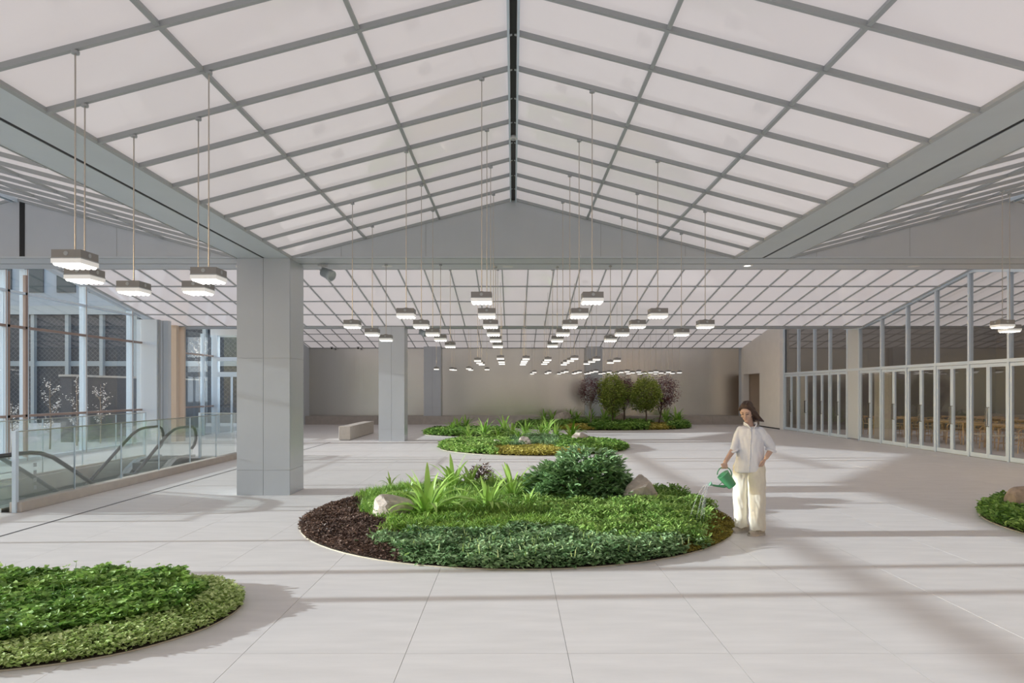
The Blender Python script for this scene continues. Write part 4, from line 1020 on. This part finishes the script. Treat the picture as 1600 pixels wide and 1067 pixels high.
b.ball(HC, (.072, .088, .098), 20, 14, HM); b.ball(hp(0, .028, -.055), (.054, .058, .058), 16, 10, HM); b.ball(hp(0, .068, -.098), (.024, .02, .018), 12, 8, HM)
b.ball(hp(0, .07, .04), (.055, .025, .04), 14, 10, HM); b.ball(hp(-.035, .058, -.03), (.026, .022, .026), 12, 8, HM); b.ball(hp(.035, .058, -.03), (.026, .022, .026), 12, 8, HM)
b.capsule(hp(0, .086, .012), hp(0, .104, -.028), .007, .0115, 10); b.ball(hp(-.011, .096, -.03), .008, 8, 6); b.ball(hp(.011, .096, -.03), .008, 8, 6)
for s in (-1, 1): b.ball(hp(s*.075, -.005, -.012), (.012, .022, .032), 10, 8, HM)
b.capsule((.012, .05, 1.34), hp(0, -.02, -.06), .052, .046, 14)
b.chain([(.005, .04, .90), (.01, .04, 1.05), (.01, .035, 1.22), (.01, .045, 1.32)], [.115, .10, .11, .06], 16)
b.chain([(.01, .045, 1.31), S_R, E_R, W_R], [.05, .04, .036, .026], 14); b.chain([(.01, .045, 1.31), S_L, E_L, W_L], [.05, .04, .038, .026], 14)
b.chain([(0, .04, .9), (-.075, .11, .84), (-.09, .11, .48), (-.05, .17, .08)], [.1, .075, .05, .035], 14); b.chain([(0, .04, .9), (.08, -.01, .84), (.06, -.03, .5), (.095, 0, .08)], [.1, .075, .05, .035], 14)
# right hand: palm, four fingers closed round the can's handle, thumb
gx, gy, gz = -.357, -.128, .862
b.capsule(W_R, (gx+.005, -.108, .893), .021, .022, 12, (1.25, .8))
b.capsule((gx-.028, -.118, .889), (gx+.028, -.112, .892), .014, .014, 10)
for k, (dx, l) in enumerate(((-.030, .9), (-.010, 1.0), (.011, .98), (.030, .82))):
    x = gx+dx; b.chain([(x, -.124, .886), (x-.002, gy-.021*l, gz+.006), (x-.001, gy-.012*l, gz-.018*l), (x, gy+.010, gz-.016*l)], [.0095, .009, .0085, .0075], 8)
b.chain([(gx+.020, -.098, .900), (gx+.034, gy+.024, .875), (gx+.018, gy+.022, gz-.006), (gx+.002, gy+.016, gz-.016)], [.012, .010, .009, .008], 8)
# left hand sliding into the pocket
b.capsule(W_L, (.118, -.132, .93), .021, .022, 12, (1.2, .75))
for k, dx in enumerate((-.018, -.003, .012, .026)):
    b.chain([(.112+dx, -.138+.006*k, .925), (.098+dx, -.130+.006*k, .90-.003*k), (.088+dx, -.115+.006*k, .865)], [.0095, .009, .0075], 8)
b.chain([(.112, -.148, .945), (.088, -.150, .925), (.075, -.142, .900)], [.011, .0095, .0085], 8)
body = link('body', remesh(b, 'body', M_skin, .0042, 3), PER)
body['label'] = 'bare face, neck, forearms and hands'
for s in (-1, 1):
    MB().capsule(hp(s*.018, .0895, .006), hp(s*.042, .078, .006), .0042, .0035, 8).obj('eyelash', M_lash, PER, True)
    MB().capsule(hp(s*.016, .0945, .034), hp(s*.046, .080, .034), .0035, .0025, 8).obj('eyebrow', M_hair, PER, True)
MB().capsule(hp(-.013, .0855, -.060), hp(.013, .0855, -.060), .0045, .0045, 8).obj('lips', M_lip, PER, True)
# hair
b = MB(); b.ball(hp(0, -.024, .022), (.082, .082, .098), 20, 14, HM); b.ball(hp(0, .022, .070), (.066, .052, .042), 16, 10, HM)
for dy in (0, .03, .06):
    b.chain([hp(.02, .02-dy, .10), hp(.074, .012-dy, .04), (.045+dy*.2, -.04+dy*1.6, 1.515), (.10, -.02+dy*1.6, 1.455), (.168-dy*.3, 0+dy*1.6, 1.412)], [.030, .026, .034, .028, .009], 10)
    b.chain([hp(-.02, .03-dy, .10), hp(-.078, .02-dy, .02), hp(-.080, -.012-dy, -.05), (-.062+dy*.6, .045+dy, 1.43)], [.028, .020, .020, .012], 10)
b.chain([hp(0, -.06, .05), (.03, .12, 1.48), (.05, .14, 1.36), (.06, .14, 1.27)], [.07, .075, .06, .02], 12)
link('hair', remesh(b, 'hair', M_hair, .006, 4, .0022, 5, 3), PER)
# shirt: torso rings, sleeves
b = MB(); rings = [(1.352, .075, .062, .01, .045), (1.340, .10, .075, .01, .04), (1.325, .135, .095, .012, .035), (1.25, .155, .112, .012, .03), (1.1, .160, .12, .01, .03), (.95, .168, .125, .008, .03), (.84, .178, .13, .006, .035), (.785, .180, .13, .004, .04)]
n = 28; V = []; F = []; ca, sa = math.cos(-.42), math.sin(-.42)
for z, rx, ry, cx, cy in rings:
    for k in range(n):
        a = 2*math.pi*k/n; x = rx*math.copysign(abs(math.cos(a))**.85, math.cos(a)); y = ry*math.copysign(abs(math.sin(a))**.85, math.sin(a))
        zz = z-(.015*math.cos(a)+.02*math.sin(2*a) if z < .8 else 0)
        V.append((cx+x*ca*1.02-y*sa, cy+x*sa+y*ca, zz))
for i in range(len(rings)-1):
    for k in range(n): F.append((i*n+k, i*n+(k+1) % n, (i+1)*n+(k+1) % n, (i+1)*n+k))
F.append(tuple(range(n))[::-1]); F.append(tuple((len(rings)-1)*n+k for k in range(n)))
F = [f[::-1] for f in F]; b.add(V, F)
b.chain([(-.095, .07, 1.298), (-.13, .06, 1.23), (-.178, .025, 1.11), (-.195, .01, 1.07)], [.052, .054, .051, .048], 16)
b.chain([(.115, -.035, 1.298), (.16, -.04, 1.23), (.23, -.025, 1.13), (.25, -.02, 1.08)], [.054, .060, .060, .056], 16)
sh_me = remesh(b, 'shirt', M_shirt, .006, 4, .008, 3, 3.0); shirt = link('shirt', sh_me, PER)
bv = BVHTree.FromPolygons([v.co for v in sh_me.vertices], [p.vertices for p in sh_me.polygons])
def on_shirt(x, z, off=.004):
    h = bv.ray_cast(Vector((x, -1, z)), Vector((0, 1, 0))); return Vector((x, (h[0].y if h[0] else -.08)-off, z))
pts = [on_shirt(-.012-.03*t, 1.335-.54*t, .002) for t in np.linspace(0, 1, 24)]
MB().tube(pts, .014, 6, sq=(1, .35)).obj('placket', M_shirt, shirt, True)
for t in np.linspace(.1, .85, 6): MB().ball(on_shirt(-.012-.03*t, 1.335-.54*t, .007), (.006, .003, .006), 8, 6).obj('button', M_white, shirt)
for p0, p1, p2 in (((-.075, .0, 1.385), (-.045, -.05, 1.365), (-.018, -.085, 1.325)), ((.085, .0, 1.385), (.055, -.055, 1.365), (.018, -.09, 1.325))):
    MB().tube([(.01, .10, 1.385), p0, p1, p2], [.022, .024, .024, .014], 8, sq=(.35, 1)).obj('collar', M_shirt, shirt, True)
MB().tube([(-.203+.047*math.cos(a), .0+.047*math.sin(a), 1.045+.02*math.cos(a)) for a in np.linspace(0, 2*math.pi, 16, endpoint=False)], .016, 8, closed=True).obj('rolled_cuff', M_shirt, shirt, True)
MB().tube([(.25+.052*math.cos(a), -.025+.052*math.sin(a), 1.055-.015*math.cos(a)) for a in np.linspace(0, 2*math.pi, 16, endpoint=False)], .017, 8, closed=True).obj('rolled_cuff', M_shirt, shirt, True)
# trousers
b = MB()
b.chain([(-.01, .05, .93), (-.02, .06, .83)], [.14, .14], 20, (1, .8))
b.chain([(-.075, .10, .84), (-.085, .10, .65), (-.092, .09, .45), (-.075, .13, .20), (-.055, .16, .085)], [.100, .095, .088, .080, .078], 18)
b.chain([(.075, .0, .84), (.075, -.03, .65), (.068, -.045, .45), (.085, -.02, .20), (.095, -.005, .075)], [.110, .108, .104, .098, .092], 18)
tm = remesh(b, 'trousers', M_trous, .006, 4, .008, 9, 2.6)
vs = [v.co for v in tm.vertices]
for v in tm.vertices:
    if v.co.z < .075: v.co.z = .075-.012*math.sin(v.co.x*60)
link('trousers', tm, PER)
def shoe(heel, toe, name='shoe'):
    h = Vector((*heel, 0)); t_ = Vector((*toe, 0)); L = (t_-h).length; u = (t_-h).normalized(); w = Vector((-u.y, u.x, 0))
    M = Matrix(((u.x, w.x, 0, h.x), (u.y, w.y, 0, h.y), (0, 0, 1, 0), (0, 0, 0, 1)))
    e = empty(name, parent=PER); e.matrix_basis = M
    prof = [(0, .028, .07), (.04, .036, .085), (.3, .037, .088), (.5, .042, .070), (.75, .046, .052), (.92, .038, .042), (1, .018, .030)]
    V = []; F = []; n = 14
    for s, hw, ht in prof:
        for k in range(n):
            a = math.pi*k/(n-1); V.append((s*L, hw*math.cos(a), .02+ht*max(0, math.sin(a))**.7))
    for i in range(len(prof)-1):
        for k in range(n-1): F.append((i*n+k, i*n+k+1, (i+1)*n+k+1, (i+1)*n+k))
    F.append(tuple(range(n))); F.append(tuple((len(prof)-1)*n+k for k in range(n))[::-1])
    MB().add(V, F).obj('shoe_upper', M_shoe, e, True)
    out = [(-.008, -.026)]+[(s*L+(.008 if s == 1 else 0), -hw-.006) for s, hw, _ in prof]+[(s*L+(.008 if s == 1 else 0), hw+.006) for s, hw, _ in prof[::-1]]+[(-.008, .026)]
    MB().prism(out, 'z', 0, .026).obj('shoe_sole', M_sole, e)
    for k in range(3): MB().tube([(L*(.55+.07*k), -.025, .082-.006*k), (L*(.55+.07*k), 0, .094-.006*k), (L*(.55+.07*k), .025, .082-.006*k)], .004, 6).obj('shoe_lace', M_sole, e)
shoe((.045, .20), (-.175, .135)); shoe((.175, .02), (-.035, -.06))
# ------------------------------------------------------------------ watering can, held in the right hand
CAN = empty('watering_can', (2.94, 8.48+gy, 0), label='small green watering can tipped over the round bed in a hand', category='watering can')
ax = Vector((-.62, 0, .785)).normalized(); q_ = Vector((0, 0, 1)).rotation_difference(ax).to_matrix().to_4x4()
CM = Matrix.Translation((-.262, 0, .626)) @ q_
MB().lathe([(.02, 0), (.055, 0), (.060, .012), (.077, .180), (.080, .187), (.074, .187), (.056, .02), (.02, .015)], 28, CM).obj('can_body', M_can, CAN, True)
mb = MB(); nk = 12; v = [CM @ Vector((.076*math.cos(a), .076*math.sin(a), .184)) for a in np.linspace(-1.2, 1.2, nk)]; v2 = [p - ax*.004 for p in v]
mb.add([tuple(p) for p in v+v2], [tuple(range(nk)), tuple(range(nk, 2*nk))[::-1]]+[(i, i+nk, i+nk+1, i+1) for i in range(nk-1)]).obj('splash_guard', M_can, CAN)
MB().tube([(-.325, 0, .635), (-.36, 0, .622), (-.44, 0, .628), (-.505, 0, .638)], [.022, .018, .013, .011], 12).obj('spout', M_can, CAN, True)
MB().tube([(-.365, 0, .685), (-.40, 0, .66), (-.425, 0, .636)], .005, 6).obj('spout_brace', M_can, CAN)
RM = Matrix.Translation((-.505, 0, .638)) @ Vector((0, 0, 1)).rotation_difference(Vector((-.85, 0, .5))).to_matrix().to_4x4()
MB().lathe([(.011, -.005), (.013, .01), (.030, .032), (.031, .036), (.02, .040), (.005, .041)], 20, RM).obj('rose', M_canl, CAN, True)
hp_ = [(-.445, .765), (-.440, .80), (-.418, .838), (-.385, .858), (-.357, .862), (-.325, .856), (-.295, .835), (-.274, .80), (-.268, .765), (-.278, .73)]
MB().tube([(x, 0, z) for x, z in hp_], .0065, 8).obj('can_handle', M_can, CAN, True)
WT = empty('water_stream', (2.94, 8.48+gy, 0), label='thin streams of water falling from the green can', category='water')
for k in range(9):
    vx = -.25-.55*random.random(); vy = random.uniform(-.18, .18); vz = .25*random.random(); x0, z0 = -.537+random.uniform(-.008, .012), .658+random.uniform(-.02, .015)
    T = .30; pts = [(x0+vx*t_, vy*t_, z0+vz*t_-4.9*t_*t_) for t_ in np.linspace(0, T, 10)]
    MB().tube(pts, .0022, 5).obj('water_jet', M_water, WT, True)
